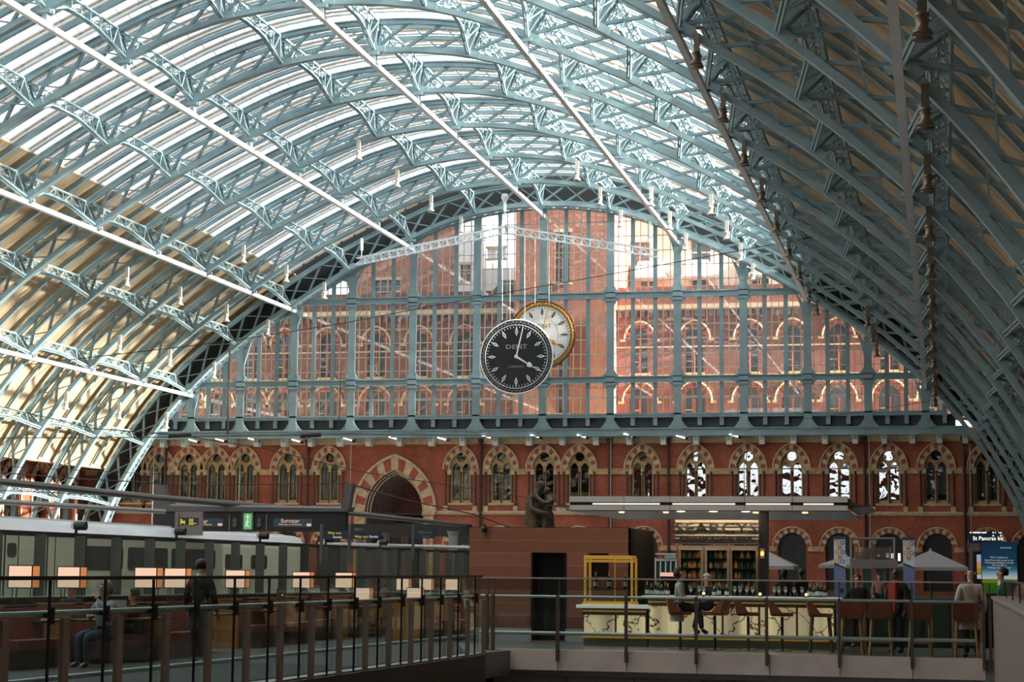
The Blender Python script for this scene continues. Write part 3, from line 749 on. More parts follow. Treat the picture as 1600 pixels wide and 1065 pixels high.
# ------------------------------------------------------------ the hotel front behind the screen
YF = 151.0
def zf(py, px=850): return P(px, py, YF).z
def xf(px, py=550): return P(px, py, YF).x
UPX = [345,395,445,512,588,655,727,1000,1085,1171,1238,1310,1389,1460,300]
fh = []; zc = zf(487)
hd, rv, gl_ = MB(), MB(), MB()
fac = struct(empty('wall_back_upper', (0,YF,0)))
for px in UPX:
    cx = xf(px, 540)
    for zs, zb, a in ((zf(532), zf(585), 1.0), (zf(628), zf(660), 1.15)):
        fh.append(opening(parch(cx, zs, a*.72, a*.95, 8), zb))
        hood(hd, parch(cx, zs, a+.25, a+.45, 10), -.1, .09)
        ring(parch(cx, zs, a+.2, a+.4, 12), parch(cx, zs, a*.75, a*1.0, 12), 13, -.06, .05, 1, rv)
        hd.box(cx-a-.6,cx-a-.15,-.12,.02,zs-.22,zs); hd.box(cx+a+.15,cx+a+.6,-.12,.02,zs-.22,zs)
        rv.lathe((cx,.1,zb), [(.1,0),(.08,.1),(.08,zs-zb),(.14,zs-zb+.1)], 8)
        hd.box(cx-a*.8,cx+a*.8,-.1,.1,zb-.15,zb)
        hd.box(cx-.7*a,cx-.05,.12,.2,zb+.9,zb+.98)
m = MB(); m.plate([(-46,6),(-46,zc),(50,zc),(50,6)], fh, 0, .5); m.build('brickwork', BRICKB, fac)
hd.build('hood_moulds_and_sills', STONE, fac); rv.build('voussoirs_and_shafts', REDST, fac)
m = MB(); m.box(-46,50,.4,.5,8,zc); m.build('dark_panes', mat('facade_glass', (.10,.10,.11), .15), fac)
m = MB(); m.box(-46,50,-.35,.5,zc,zc+.35); m.box(-46,50,-.08,0,zf(592),zf(588)); m.box(-46,50,-.08,0,zf(546),zf(544)); m.build('cornice', STONEP, fac)
m = MB(); x = -46
while x < 50: m.box(x,x+.3,-.25,0,zc-.6,zc); x += .62
m.build('corbel_table', mat('dark_brown_stone', (.20,.13,.09), .8), fac)  # darker brown than the cornice above
m = MB(); m.box(-46,50,.3,.6,zc+.35,zc+1.9); m.build('parapet', BRICKB, fac)
# terrace between screen and hotel
m = MB(); m.box(-42,46,YH-.2,YF,12.15,12.3); struct(m.build('terrace_floor', mat('pale_lead_roof', (.62,.60,.56), .7, 0, .2, 1)))
m = MB(); m.box(-42,46,YF-1.2,YF-.9,12.3,13.35); struct(m.build('trim_8', mat('white_parapet', (.85,.80,.70), .8, 0, .2, 1)))
# tower and roofs that rise behind
def bldg(name, label, x0, x1, y0, y1, z0, z1, m_, wins=(), wm=None, trim=None):
    t = thing(name, label, 'building', ((x0+x1)/2, y0, z0)); c = (x0+x1)/2
    hs = [[(a-c,b-z0),(a-c,d-z0),(e-c,d-z0),(e-c,b-z0)] for a, b, e, d in wins]
    m = MB(); m.plate([(x0-c,0),(x0-c,z1-z0),(x1-c,z1-z0),(x1-c,0)], hs, 0, .4); m.box(x0-c,x1-c,.5,y1-y0,0,z1-z0); m.build('wall', m_, t)
    for a, b, e, d in wins:
        q = MB(); q.box(a-c,e-c,.25,.3,b-z0,d-z0); w_ = q.build('window', MATS['facade_glass'], t)
        q = MB(); q.box(a-c-.15,e-c+.15,-.12,.02,b-z0-.2,b-z0); q.box(a-c-.15,e-c+.15,-.12,.02,d-z0,d-z0+.25); q.box((a+e)/2-c-.05,(a+e)/2-c+.05,.15,.26,b-z0,d-z0); q.box(a-c,e-c,.15,.26,(b+d)/2-z0-.05,(b+d)/2-z0+.05)
        q.build('window_surround', trim or STONEP, w_)
    return t
T = 149.0
xa, xb = P(806,400,T).x, P(957,400,T).x; zq = lambda py, Y=T: P(900, py, Y).z
BRICKO = brick_mat('orange_brick', (.46,.17,.09), (.36,.12,.065), (.32,.18,.12))
bldg('hotel_tower', 'orange brick hotel tower behind the middle of the glazed screen', xa, xb, T, 158, 12.3, 33, BRICKO, [(P(870,0,T).x, zq(440), P(892,0,T).x, zq(362)), (P(874,0,T).x, zq(645), P(892,0,T).x, zq(500)), (P(930,0,T).x, zq(645), P(937,0,T).x, zq(520))])
t2 = bldg('stair_turret', 'brick stair turret behind the right of the clocks', P(925,0,148).x, P(952,0,148).x, 147.6, 148.9, 12.3, P(900,487,148).z, BRICKO)
V = 158.0; vz = lambda py: P(1100, py, V).z; vx = lambda px: P(px, 400, V).x
WHITE = mat('white_render', (.86,.84,.80), .7)
bldg('buff_brick_building', 'buff brick building with white bay windows behind the upper right panes', vx(958), vx(1290), V, 168, 14, 33, BUFF, [(vx(a), vz(455), vx(a+26), vz(437)) for a in (1000,1080,1175)]+[(vx(a), vz(412), vx(a+30), vz(375)) for a in (985,1080,1160)], trim=WHITE)
for i, a in enumerate((1000,1075,1165)):
    m = MB(); z0_, z1_ = vz(435), vz(408); x0_, x1_ = vx(a-6), vx(a+44)
    m.hexa([(x0_,V-1.6,z0_),(x1_,V-1.6,z0_),(x1_,V,z0_),(x0_,V,z0_),(x0_+.3,V-.9,z1_),(x1_-.6,V-.9,z1_),(x1_-.6,V,z1_),(x0_+.3,V,z1_)])
    tag(m.build('bay_window_hood', WHITE), 'white sloping bay hood on the buff building, %s from the left' % ordn(i+1), 'bay window', 'white bays of the buff building')
bldg('brick_gable_house', 'orange brick wing with tall dark window behind the upper left panes', vx(548), vx(715), V, 166, 14, 33, BRICKO, [(P(594,0,V).x, vz(462), P(633,0,V).x, vz(425))])
bldg('pale_rendered_building', 'pale rendered building behind the panes left of the crown', vx(716), vx(756), V-.5, 166, 14, 33, WHITE, [(vx(722), vz(432), vx(738), vz(405))])
sl = MB(); x0_, x1_ = vx(700), vx(850)
SLATE = mat('dark_slate_roof', (.075,.085,.095), .5, 0, .3, 2)
sl.hexa([(x0_,V-6,18),(x1_,V-6,18),(x1_,V+3,18),(x0_,V+3,18),(x0_+5.5,V-3,26),(x1_,V-3,26),(x1_,V,26),(x0_+5.5,V,26)])
tag(sl.build('slate_roof', SLATE), 'dark slate roof slope behind the panes above the clocks', 'roof')
bldg('white_dormer', 'white dormer above the dark slate roof, behind the panes', vx(755), vx(800), V-.2, 166, 24, 27.5, WHITE, [(vx(762), vz(395), vx(790), vz(380))])
# light court below the hotel: street floor and a tree seen through the passage
m = MB(); m.box(-45,50,YH+9,190,-.4,-.02); struct(m.build('ground', mat('street_paving', (.4,.38,.35), .8)))
LEAF = mat('tree_leaves', (.22,.34,.08), .6, 0, .4, 2)
t = thing('street_tree', 'green tree seen through the passage under the great arch', 'tree', (bx+1.5,YH+17,0))
m = MB(); m.tube([(0,0,0),(.1,0,2),(0,.1,4)], [.2,.15,.08], 8); m.build('trunk', mat('tree_bark', (.1,.08,.06), .9), t)
m = MB(); rnd = random.Random(4)
for q in range(900):
    c = Vector((rnd.gauss(0,1.6), rnd.gauss(0,1.2), 3+rnd.gauss(0,2))); 
    if c.z < .4: continue
    d = Vector((rnd.uniform(-1,1),rnd.uniform(-1,1),rnd.uniform(-1,1)))*.22; e = d.cross(Vector((rnd.random(),rnd.random(),1))).normalized()*.13
    m.quad(c-d, c+e, c+d, c-e)
m.build('crown', LEAF, t)
# ------------------------------------------------------------ helpers for the platform level
def hit_line(px, A, B):                  # where the sight line of a pixel column meets the plan line A-B
    d = FF*FPX + RR*(px-800); ex, ey = B.x-A.x, B.y-A.y
    det = d.x*(-ey)+ex*d.y; t = ((A.x-CAM.x)*(-ey)+ex*(A.y-CAM.y))/det
    return Vector((CAM.x+d.x*t, CAM.y+d.y*t, 0))
def text(s, size, loc, m_, parent, name='lettering', ext=.01, align='CENTER', rz=0, sx=1):
    c = bpy.data.curves.new(name, 'FONT'); c.body = s; c.size = size; c.extrude = ext; c.align_x = align; c.align_y = 'CENTER'; c.resolution_u = 2
    q = bpy.data.objects.new('tmp', c); C.objects.link(q); me = bpy.data.meshes.new_from_object(q); bpy.data.objects.remove(q)
    me.materials.clear(); me.materials.append(m_); me.name = name
    o = bpy.data.objects.new(name, me); C.objects.link(o); o.location = loc; o.rotation_euler = (PI/2,0,rz); o.scale = (sx,1,1)
    if parent: o.parent = parent
    return o
RAILG = mat('brushed_steel_rail', (.34,.40,.39), .3, .6)
RAILB = mat('bronze_brown_post', (.10,.072,.06), .45, .3)
BALG = glass('green_tinted_glass', (.62,.72,.69), .95, .03, milk=.012, milkcol=(.35,.5,.48))
CAPR = mat('pinkish_cap_rail', (.55,.46,.42), .3, .5)
# ---- left balustrade
FINM = mat('taupe_fin', (.30,.26,.23), .5, .1)
A, B = RA0, RB
W0 = (A+B)/2
t = thing('curved_glass_balustrade', 'long dark green glass balustrade with broad brown fins at lower left', 'balustrade', (RB.x, RB.y, 0))
O = Vector((RB.x, RB.y, 0)); off = Vector((-dl.y, dl.x, 0))
if off.dot(CAM-RB) < 0: off = -off
L0 = RA0-O; L0.z = 0
m = MB(); m.bar(L0+Vector((0,0,.02)), Vector((0,0,.02)), .02, .04)
g = MB(); g.quad(L0+Vector((0,0,.03)), Vector((0,0,.03)), Vector((0,0,1.5)), L0+Vector((0,0,1.5))); g.build('glass_sheet', BALG, t)
m = MB(); m.bar(L0+Vector((0,0,1.5)), Vector((0,0,1.5)), .05, .045); m.build('top_rail', BLACK, t)
m = MB(); q = off*-.09; m.tube([L0+q+Vector((0,0,1.1)), q+Vector((0,0,1.1))], .032, 8); m.build('handrail', RAILG, t)
m = MB(); q = off*-.07; m.tube([L0+q+Vector((0,0,.36)), q+Vector((0,0,.36))], .03, 8); m.build('lower_rail', RAILG, t)
for px in (-60,19,112,195,268,333,392,444,492,535,575,611,645,676,705,732,757):
    p = hit_line(px, RA, RB)-O; m = MB(); w_ = .06
    m.bar(p+off*.05+Vector((0,0,-.9)), p+off*.05+Vector((0,0,1.05)), .15, .05, off); m.build('fin', FINM, t)
for px in (5,93,178,252,317,377,430,478,521,562,598,634,665,694,721,747):
    p = hit_line(px, RA, RB)-O; m = MB(); m.bar(p+Vector((0,0,0)), p+Vector((0,0,1.5)), .022, .03, off); m.bar(p+off*.03+Vector((0,0,.98)), p+off*.03+Vector((0,0,1.17)), .05, .06, off)
    m.bar(p-off*.14+Vector((0,0,1.08)), p+off*.03+Vector((0,0,1.08)), .05, .05); m.build('clamp_stanchion', BLACK, t)
m = MB(); m.bar(L0+off*.06+Vector((0,0,-.7)), off*.06+Vector((0,0,-.7)), .08, 1.35); struct(m.build('trim_9', mat('dark_bronze_edge', (.045,.038,.034), .5), None, loc=O))
# ---- balustrade before the bar
O = Vector((RC.x, RC.y, 0)); D2 = RD-RC; D2.z = 0; d2 = D2.normalized(); of2 = Vector((d2.y, -d2.x, 0))
S0 = hit_line(757, RC, RD)-O
t = thing('bar_balustrade', 'clear green glass balustrade with steel rails in front of the bar', 'balustrade', O)
g = MB(); g.quad(S0+Vector((0,0,.04)), D2+Vector((0,0,.04)), D2+Vector((0,0,1.46)), S0+Vector((0,0,1.46))); g.build('glass_sheet', BALG, t)
m = MB(); m.bar(S0+Vector((0,0,1.47)), D2+Vector((0,0,1.47)), .05, .03); m.build('top_rail', CAPR, t)
m = MB(); q = of2*.1; m.tube([S0+q+Vector((0,0,1.1)), D2+q+Vector((0,0,1.1))], .027, 8); m.build('handrail', RAILG, t)
m = MB(); m.tube([S0+q+Vector((0,0,.36)), D2+q+Vector((0,0,.36))], .036, 8); m.build('lower_rail', RAILG, t)
for px in (768,777,876,981,1088,1196,1307,1418,1528,1538):
    p = hit_line(px, RC, RD)-O; m = MB()
    m.bar(p+of2*.12+Vector((0,0,-.2)), p+of2*.12+Vector((0,0,1.13)), .055, .09, of2)
    m.bar(p+of2*.02+Vector((0,0,.05)), p+of2*.02+Vector((0,0,.4)), .03, .03, of2); m.bar(p+Vector((0,0,1.05)), p+Vector((0,0,1.46)), .022, .02, of2)
    for z in (-.1, 0): m.bar(p+of2*.0+Vector((0,0,z)), p+of2*.14+Vector((0,0,z)), .07, .05)
    m.build('post', RAILB, t)
FASC = mat('beige_stone_fascia', (.72,.62,.57), .6, 0, .12, 2)
E0 = hit_line(772, RC, RD)-O
m = MB(); joints = [772,876,981,1088,1200,1307,1418,1536]
for a, b in zip(joints, joints[1:]):
    pa, pb = hit_line(a, RC, RD)-O, hit_line(b, RC, RD)-O
    m.bar(pa+d2*.008+of2*.04+Vector((0,0,-.18)), pb-d2*.008+of2*.04+Vector((0,0,-.18)), .09, .41)
struct(m.build('trim_10', FASC, None, loc=O))
m = MB(); joints = [772,884,988,1093,1200,1312,1424,1544]
for a, b in zip(joints, joints[1:]):
    pa, pb = hit_line(a, RC, RD)-O, hit_line(b, RC, RD)-O
    m.bar(pa+d2*.008-of2*.25+Vector((0,0,-1.9)), pb-d2*.008-of2*.25+Vector((0,0,-1.9)), .1, 3.0)
struct(m.build('trim_11', mat('brown_soffit_panel', (.24,.19,.155), .6), None, loc=O))
# ---- stone parapet on the right, running towards the viewer
x0 = RD.x+.35
t = thing('stone_parapet', 'brown-grey stone parapet with glass on top at the right edge', 'parapet', (x0, RD.y, 0))
m = MB(); m.box(0,.35,-22,.0,-3,1.16); m.build('parapet_body', mat('grey_brown_stone', (.17,.145,.13), .7, 0, .15, 3, .4, 40), t)
m = MB(); m.box(-.03,.4,-22,.02,1.16,1.22); m.build('coping', mat('rough_coping', (.24,.21,.19), .8, 0, .3, 8, .6, 30), t)
m = MB(); m.box(.16,.175,-22,.0,1.22,1.5); m.build('glass_strip', BALG, t)
m = MB(); m.box(.15,.19,-22,.0,1.5,1.53)
for y in (-.1,-3,-6,-9,-12): m.box(.15,.19,y,y+.03,1.2,1.5)
m.build('glass_frame', BLACK, t)
# ------------------------------------------------------------ timber kiosk
YK = 43.2
kx0, kx1 = P(733,900,YK).x, P(985,900,YK).x; ky1 = PX(1020,900,kx1).y
WOODK = stripe_mat('walnut_cladding', [(.22,.078,.045),(.40,.165,.098)], 'Z', .288, .035, .5, linecol=(.5,.33,.25))
t = thing('timber_kiosk', 'walnut-clad kiosk building behind the balustrade', 'kiosk', ((kx0+kx1)/2, YK, 0)); cx = (kx0+kx1)/2
def kz(py): return P(860, py, YK).z
def kx(px): return P(px, 900, YK).x-cx
dr = [(kx(831),.02),(kx(831),kz(863)),(kx(884),kz(863)),(kx(884),.02)]; wi = [(kx(919),kz(900)),(kx(919),kz(863.5)),(kx(951),kz(863.5)),(kx(951),kz(900))]
m = MB(); m.plate([(kx0-cx,0.0),(kx0-cx,2.6),(kx1-cx,2.6),(kx1-cx,0.0)], [dr, wi], 0, .12); m.box(kx0-cx,kx0-cx+.1,.12,ky1-YK,0,2.6)
m.build('front_cladding', WOODK, t)
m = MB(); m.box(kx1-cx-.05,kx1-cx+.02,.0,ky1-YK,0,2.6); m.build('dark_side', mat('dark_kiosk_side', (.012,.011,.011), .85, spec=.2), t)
m = MB(); m.box(kx0-cx,kx1-cx,.05,ky1-YK,2.55,2.62); m.build('kiosk_roof', BLACK, t)
m = MB(); m.box(kx0-cx,kx(831),-.03,0,0,.29); m.box(kx(884),kx1-cx,-.03,0,0,.29); m.build('plinth', mat('pale_plinth', (.5,.5,.48), .5), t)
m = MB(); m.box(kx(831),kx(884),.5,.55,0,2.1); m.box(kx(919),kx(951),.3,.34,1.2,2.2); m.box(kx(831)-.02,kx(831)+.02,-.01,.5,0,kz(863)); m.box(kx(884)-.02,kx(884)+.02,-.01,.5,0,kz(863)); m.build('dark_doorway', mat('black_doorway', (.006,.006,.006), .6), t)
m = MB(); m.ball((kx(757),.0,kz(827)),.08); m.box(kx(757)-.03,kx(757)+.03,-.03,.1,kz(827),kz(827)+.1); tag(m.build('dome_camera', BLACK, None, loc=(cx,YK-.09,0)), 'small black dome camera on the kiosk top edge', 'camera')
# ------------------------------------------------------------ bar counters
YBAR = 41.3
def bx_(px): return P(px, 940, YBAR).x
def bz(py): return P(1100, py, YBAR).z
def onyx(name, s):
    m, nt, out = nodes(name); b = N(nt, 'BsdfPrincipled'); b.inputs['Roughness'].default_value = .2; nt.links.new(b.outputs[0], out.inputs[0])
    tc = N(nt, 'TexCoord'); ns = N(nt, 'TexNoise'); ns.inputs['Scale'].default_value = 2.2; ns.inputs['Detail'].default_value = 4; nt.links.new(tc.outputs['Object'], ns.inputs['Vector'])
    ad = N(nt, 'VectorMath'); ad.operation = 'MULTIPLY_ADD'; nt.links.new(ns.outputs['Color'], ad.inputs[0]); ad.inputs[1].default_value = (.9,.9,.9); nt.links.new(tc.outputs['Object'], ad.inputs[2])
    vo = N(nt, 'TexVoronoi'); vo.feature = 'DISTANCE_TO_EDGE'; vo.inputs['Scale'].default_value = 1.5; nt.links.new(ad.outputs[0], vo.inputs['Vector'])
    r = N(nt, 'ValToRGB'); r.color_ramp.elements[0].position = .008; r.color_ramp.elements[0].color = (.10,.05,.02,1); r.color_ramp.elements[1].position = .035; r.color_ramp.elements[1].color = (1,.90,.74,1)
    nt.links.new(vo.outputs['Distance'], r.inputs[0])
    sp = N(nt, 'SeparateXYZ'); nt.links.new(tc.outputs['Object'], sp.inputs[0])
    wv = N(nt, 'TexNoise'); wv.noise_dimensions = '1D'; wv.inputs['Scale'].default_value = 2.4; nt.links.new(sp.outputs['X'], wv.inputs['W'])
    mp = N(nt, 'MapRange'); mp.inputs['From Min'].default_value = .3; mp.inputs['From Max'].default_value = .7; mp.inputs['To Min'].default_value = s*.25; mp.inputs['To Max'].default_value = s*1.3; nt.links.new(wv.outputs['Fac'], mp.inputs[0])
    mx = N(nt, 'Mix'); mx.data_type = 'RGBA'; mx.blend_type = 'MULTIPLY'; mx.inputs[0].default_value = 1; nt.links.new(r.outputs[0], mx.inputs[6]); mx.inputs[7].default_value = (1,.78,.50,1)
    nt.links.new(r.outputs[0], b.inputs['Base Color']); nt.links.new(mx.outputs[2], b.inputs['Emission Color']); nt.links.new(mp.outputs[0], b.inputs['Emission Strength'])
    MATS[name] = m; return m
ONYX = onyx('backlit_onyx', .55)
GOLD = mat('self_lit_gold', (.90,.56,.10), .35, .4, emit=(.9,.45,.05), estr=.16)  # weak emission stands in for lamplight falling on the gold
WTOP = mat('glowing_marble_top', (.82,.80,.74), .3, emit=(1,.95,.85), estr=.35)  # pale top with a weak emission of its own
DGR = mat('dark_counter_edge', (.09,.075,.05), .5)
def counter(name, label, xa, xb, ztop, y0, dep, div, mtop):
    c = (xa+xb)/2; t = thing(name, label, 'counter', (c, y0, 0)); xa -= c; xb -= c
    m = MB(); m.box(xa-.12,xb+.12,-.18,dep,ztop-.07,ztop); m.build('worktop', mtop, t)
    m = MB(); m.box(xa,xb,.02,dep-.05,.26,ztop-.07); m.box(xa,xb,-.04,.03,ztop-.22,ztop-.07); m.build('carcass', DGR, t)
    m = MB(); m.box(xa,xb,.06,dep-.1,0,.17); m.build('kick_plinth', mat('green_grey_plinth', (.25,.29,.27), .3), t)
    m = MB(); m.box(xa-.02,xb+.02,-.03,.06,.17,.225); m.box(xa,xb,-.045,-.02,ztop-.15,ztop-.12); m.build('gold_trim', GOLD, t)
    ds = [xa]+[d-c for d in div]+[xb]
    for a, b in zip(ds, ds[1:]):
        m = MB(); m.box(a+.025,b-.025,-.01,.03,.26,ztop-.22); m.build('onyx_panel', ONYX, t)
    return t
counter('display_counter', 'low marble-topped counter with backlit onyx front under the gold cabinet', bx_(911), bx_(1010), bz(946.5), YBAR, .9, [bx_(962)], WTOP)
counter('bar_counter', 'long bar counter with glowing onyx front and pale top', bx_(1013), bx_(1304), bz(931), YBAR, .8, [bx_(1129),bx_(1186),bx_(1245)], WTOP)
# gold display cabinet
zt_, zb_ = bz(872), bz(945); xa, xb = bx_(913), bx_(986); c = (xa+xb)/2; w_ = (xb-xa)/2
t = thing('display_cabinet', 'gold-framed glass display cabinet on the low counter', 'cabinet', (c, YBAR+.1, zb_))
h_ = zt_-zb_; m = MB(); b_ = .025
for x in (-w_,w_):
    for y in (0,.6): m.box(x-b_,x+b_,y-b_,y+b_,0,h_)
for z in (0,h_-.1):
    for y in (0,.6): m.box(-w_,w_,y-b_,y+b_,z,z+.05)
    for x in (-w_,w_): m.box(x-b_,x+b_,0,.6,z,z+.05)
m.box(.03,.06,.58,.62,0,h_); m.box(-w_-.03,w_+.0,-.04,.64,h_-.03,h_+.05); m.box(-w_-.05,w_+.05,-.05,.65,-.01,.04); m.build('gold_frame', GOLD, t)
m = MB(); m.quad((-w_,0,.05),(w_,0,.05),(w_,0,h_-.05),(-w_,0,h_-.05)); m.build('glass_front', glass('cabinet_glass', (.8,.85,.85), .93, .02), t)
sh = bz(920.5)-zb_; m = MB(); m.box(-w_+.03,w_-.03,.05,.58,sh-.02,sh); m.build('shelf', glass('shelf_glass', (.6,.75,.72), .7, .05), t)
# bottles
BOT = mat('green_black_bottle', (.012,.03,.02), .12); FOIL = mat('gold_foil', (.70,.45,.14), .35, .6); LAB = mat('white_label', (.62,.66,.66), .6)
def bottle_proto(name, label, h, r, mb=BOT, mf=FOIL, ml=LAB, grp=None, loc=(0,0,0)):
    t = thing(name, label, 'bottle', loc, group=grp)
    m = MB(); m.lathe((0,0,0), [(r*.9,0),(r,.01),(r,h*.5),(r*.75,h*.62),(r*.36,h*.72),(r*.33,h*.8)], 10); m.build('glass_body', mb, t, smooth=True)
    m = MB(); m.lathe((0,0,h*.72), [(r*.42,0),(r*.36,h*.2),(r*.44,h*.22),(r*.40,h*.28)], 10); m.build('foil_neck', mf, t, smooth=True)
    m = MB(); m.lathe((0,0,h*.12), [(r*1.03,0),(r*1.03,h*.28)], 10); m.build('label', ml, t)
    return t
def copy1(o, loc, label, grp=None):
    c = o.copy(); C.objects.link(c); c.location = loc; c['label'] = label
    if grp: c['group'] = grp
    for ch in list(o.children):
        d = ch.copy(); C.objects.link(d); d.parent = c
        for g in list(ch.children):
            e = g.copy(); C.objects.link(e); e.parent = d
    return c
def dup_all(root, loc, label, grp=None, rz=None):
    c = copy1(root, loc, label, grp)
    if rz is not None: c.rotation_euler = (0,0,rz)
    return c
big = None
for i, px in enumerate((927,948,974)):
    loc = (bx_(px), YBAR+.3, zb_+sh); lb = 'dark gold-necked bottle in the gold cabinet, %s' % ('nearest the doorway','middle of three','at the right end')[i]
    if big is None: big = bottle_proto('champagne_bottle', lb, .36, .05, grp='bottles in the gold cabinet', loc=loc)
    else: copy1(big, loc, lb)
zct = bz(931); small = None
spots = [(1007,.30),(1013,.26),(1019,.32),(1024,.28),(1029,.24),(1034,.30),(1040,.27),(1112,.22),(1119,.30),(1133,.26),(1263,.30),(1270,.25),(1276,.32),(1281,.3),(1287,.25)]
for i, (px, h) in enumerate(spots):
    loc = (bx_(px), YBAR+.35+.1*(i % 3), zct); lb = 'bottle standing on the bar top, %s counting from the cabinet end' % ordn(i+1)
    if small is None: small = bottle_proto('bottle', lb, .31, .045, grp='bottles on the bar top', loc=loc)
    else:
        o = copy1(small, loc, lb, 'bottles on the bar top'); o.scale = (1,1,h/.31)
# wine glasses on the bar
CRY = glass('crystal', (.85,.9,.9), .8, .02, milk=.12)
gl0 = None
for i, px in enumerate((1078,1090,1098,1146,1155,1165,1175,1208,1216,1226,1240,1252)):
    loc = (bx_(px), YBAR+.15+.12*(i % 2), zct); lb = 'clear stemmed glass on the bar top, %s from the left' % ordn(i+1)
    if gl0 is None:
        m = MB(); m.lathe((0,0,0), [(.035,0),(.035,.006),(.006,.012),(.006,.09),(.035,.12),(.042,.17),(.035,.22)], 10)
        gl0 = tag(m.build('wine_glass', CRY, None, smooth=True, loc=loc), lb, 'glass', 'glasses on the bar top')
    else:
        o = gl0.copy(); C.objects.link(o); o.location = loc; o['label'] = lb
for i, px in enumerate((1188,1260,1100)):
    t = thing('counter_lamp', 'tiny glowing lamp on the bar top, %s' % ('in the middle','towards the right end','beside the seated woman')[i], 'lamp', (bx_(px), YBAR-.05, zct))
    m = MB(); m.lathe((0,0,0), [(.04,0),(.04,.01),(.01,.02),(.01,.05)], 8); m.build('lamp_base', BLACK, t)
    m = MB(); m.ball((0,0,.06),.035); m.build('glowing_bulb', emis('warm_bulb', (1,.55,.3), 2.5), t)
# ------------------------------------------------------------ back bar, sign, canopy
YS = 47.0
def sx_(px): return P(px, 880, YS).x
def sz(py): return P(1120, py, YS).z
cx = (sx_(1058)+sx_(1186))/2
FRM = mat('aged_mirror_frame', (.72,.60,.42), .25, .6, 0, 1)
t = thing('bottle_cabinet', 'tall gilt-framed back bar cabinet full of lit bottles', 'cabinet', (cx, YS, .0))
def lx(px): return sx_(px)-cx
zt_ = sz(853)
m = MB(); m.box(lx(1058),lx(1186),.45,.5,.0,zt_); m.box(lx(1058),lx(1186),0,.5,.0,.95); m.box(lx(1058),lx(1186),0,.5,zt_-.05,zt_); m.build('dark_carcass', mat('dark_green_interior', (.02,.03,.022), .3), t)
for a, b in ((1058,1064),(1095,1105),(1136,1144),(1181,1186)):
    m = MB(); m.box(lx(a),lx(b),-.04,.06,.95,zt_); m.tube([(lx((a+b)/2),-.06,.95),(lx((a+b)/2),-.06,zt_)], .03, 8); m.build('gilt_post', FRM, t)
for a_, b_ in ((zt_-.10,zt_+.02),(.93,1.0)): m = MB(); m.box(lx(1058),lx(1186),-.05,.05,a_,b_); m.build('gilt_rail', FRM, t)
for z in (1.2,1.45,1.7,1.95):
    m = MB(); m.box(lx(1062),lx(1184),.1,.44,z,z+.02); m.build('shelf', mat('dark_shelf_glass', (.05,.09,.07), .1), t)
AMB = mat('glowing_amber_spirit', (.40,.14,.03), .2, emit=(1,.4,.08), estr=.06); GRNB = mat('green_spirit', (.04,.12,.06), .15); PALEB = mat('pale_spirit', (.55,.5,.35), .15)  # amber bottles carry weak emission, light put into their colour
k = 0; bp = None; rnd = random.Random(11)
for z in (1.22,1.47,1.72,1.97):
    for a, b in ((1066,1094),(1107,1135),(1146,1180)):
        n = 7
        for j in range(n):
            px = a+(b-a)*(j+.5)/n; k += 1; loc = (sx_(px), YS+.2+.06*(j % 2), z)
            lb = 'spirit bottle on the back bar, shelf %s from below, %s along' % (('one','two','three','four')[int((z-1.2)/.25)], ordn(1+j+n*(0 if a == 1066 else 1 if a == 1107 else 2)))
            ty = rnd.choice([0,1,1,1,2])
            if bp is None:
                bp = []
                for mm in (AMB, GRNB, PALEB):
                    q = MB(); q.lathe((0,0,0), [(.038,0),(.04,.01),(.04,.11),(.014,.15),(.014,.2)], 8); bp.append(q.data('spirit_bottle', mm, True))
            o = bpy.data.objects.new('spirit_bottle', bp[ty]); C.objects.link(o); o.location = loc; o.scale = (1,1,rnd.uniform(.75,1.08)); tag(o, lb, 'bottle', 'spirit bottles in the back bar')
# sign
SIGNB = mat('olive_cream_slat', (.75,.67,.50), .6); SIGND = mat('sign_dark_letters', (.015,.017,.015), .4)
z0_, z1_ = sz(849.5), sz(812)
t = thing('bar_sign', 'slatted sign reading SEARCYS CHAMPAGNE BAR above the bottle cabinet', 'sign', (cx, YS-.1, z0_))
m = MB(); m.box(lx(1056),lx(1186),0,.08,0,z1_-z0_); m.build('backing', SIGNB, t)
m = MB()
for py in (817,823,829,832,838,843,846.5): m.box(lx(1050),lx(1192),-.03,.0,sz(py)-z0_-.012,sz(py)-z0_+.012)
m.build('dark_slat_lines', SIGND, t)
text('SEARCYS', .37, (lx(1120),-.05,sz(825.5)-z0_), SIGND, t, ext=.02, sx=1.38)
text('CHAMPAGNE BAR', .155, (lx(1120),-.05,sz(841.5)-z0_), SIGND, t, ext=.02, sx=1.42)
m = MB(); m.box(sx_(1187),sx_(1200),YS-.1,YS+.3,0,3.12)
tag(m.build('canopy_column', mat('dark_brown_column', (.03,.022,.018), .3)), 'dark column at the right end of the back bar', 'column')
t = thing('wall_lantern', 'small orange glowing lantern on the dark column', 'lamp', (sx_(1192), YS-.13, sz(864)))
m = MB(); m.ball((0,-.04,0),.045,.045,.06); m.build('glowing_glass', emis('orange_glow', (1,.4,.12), 2.2), t); m = MB(); m.box(-.05,.05,-.0,.03,-.12,.12); m.build('bracket', FRM, t)
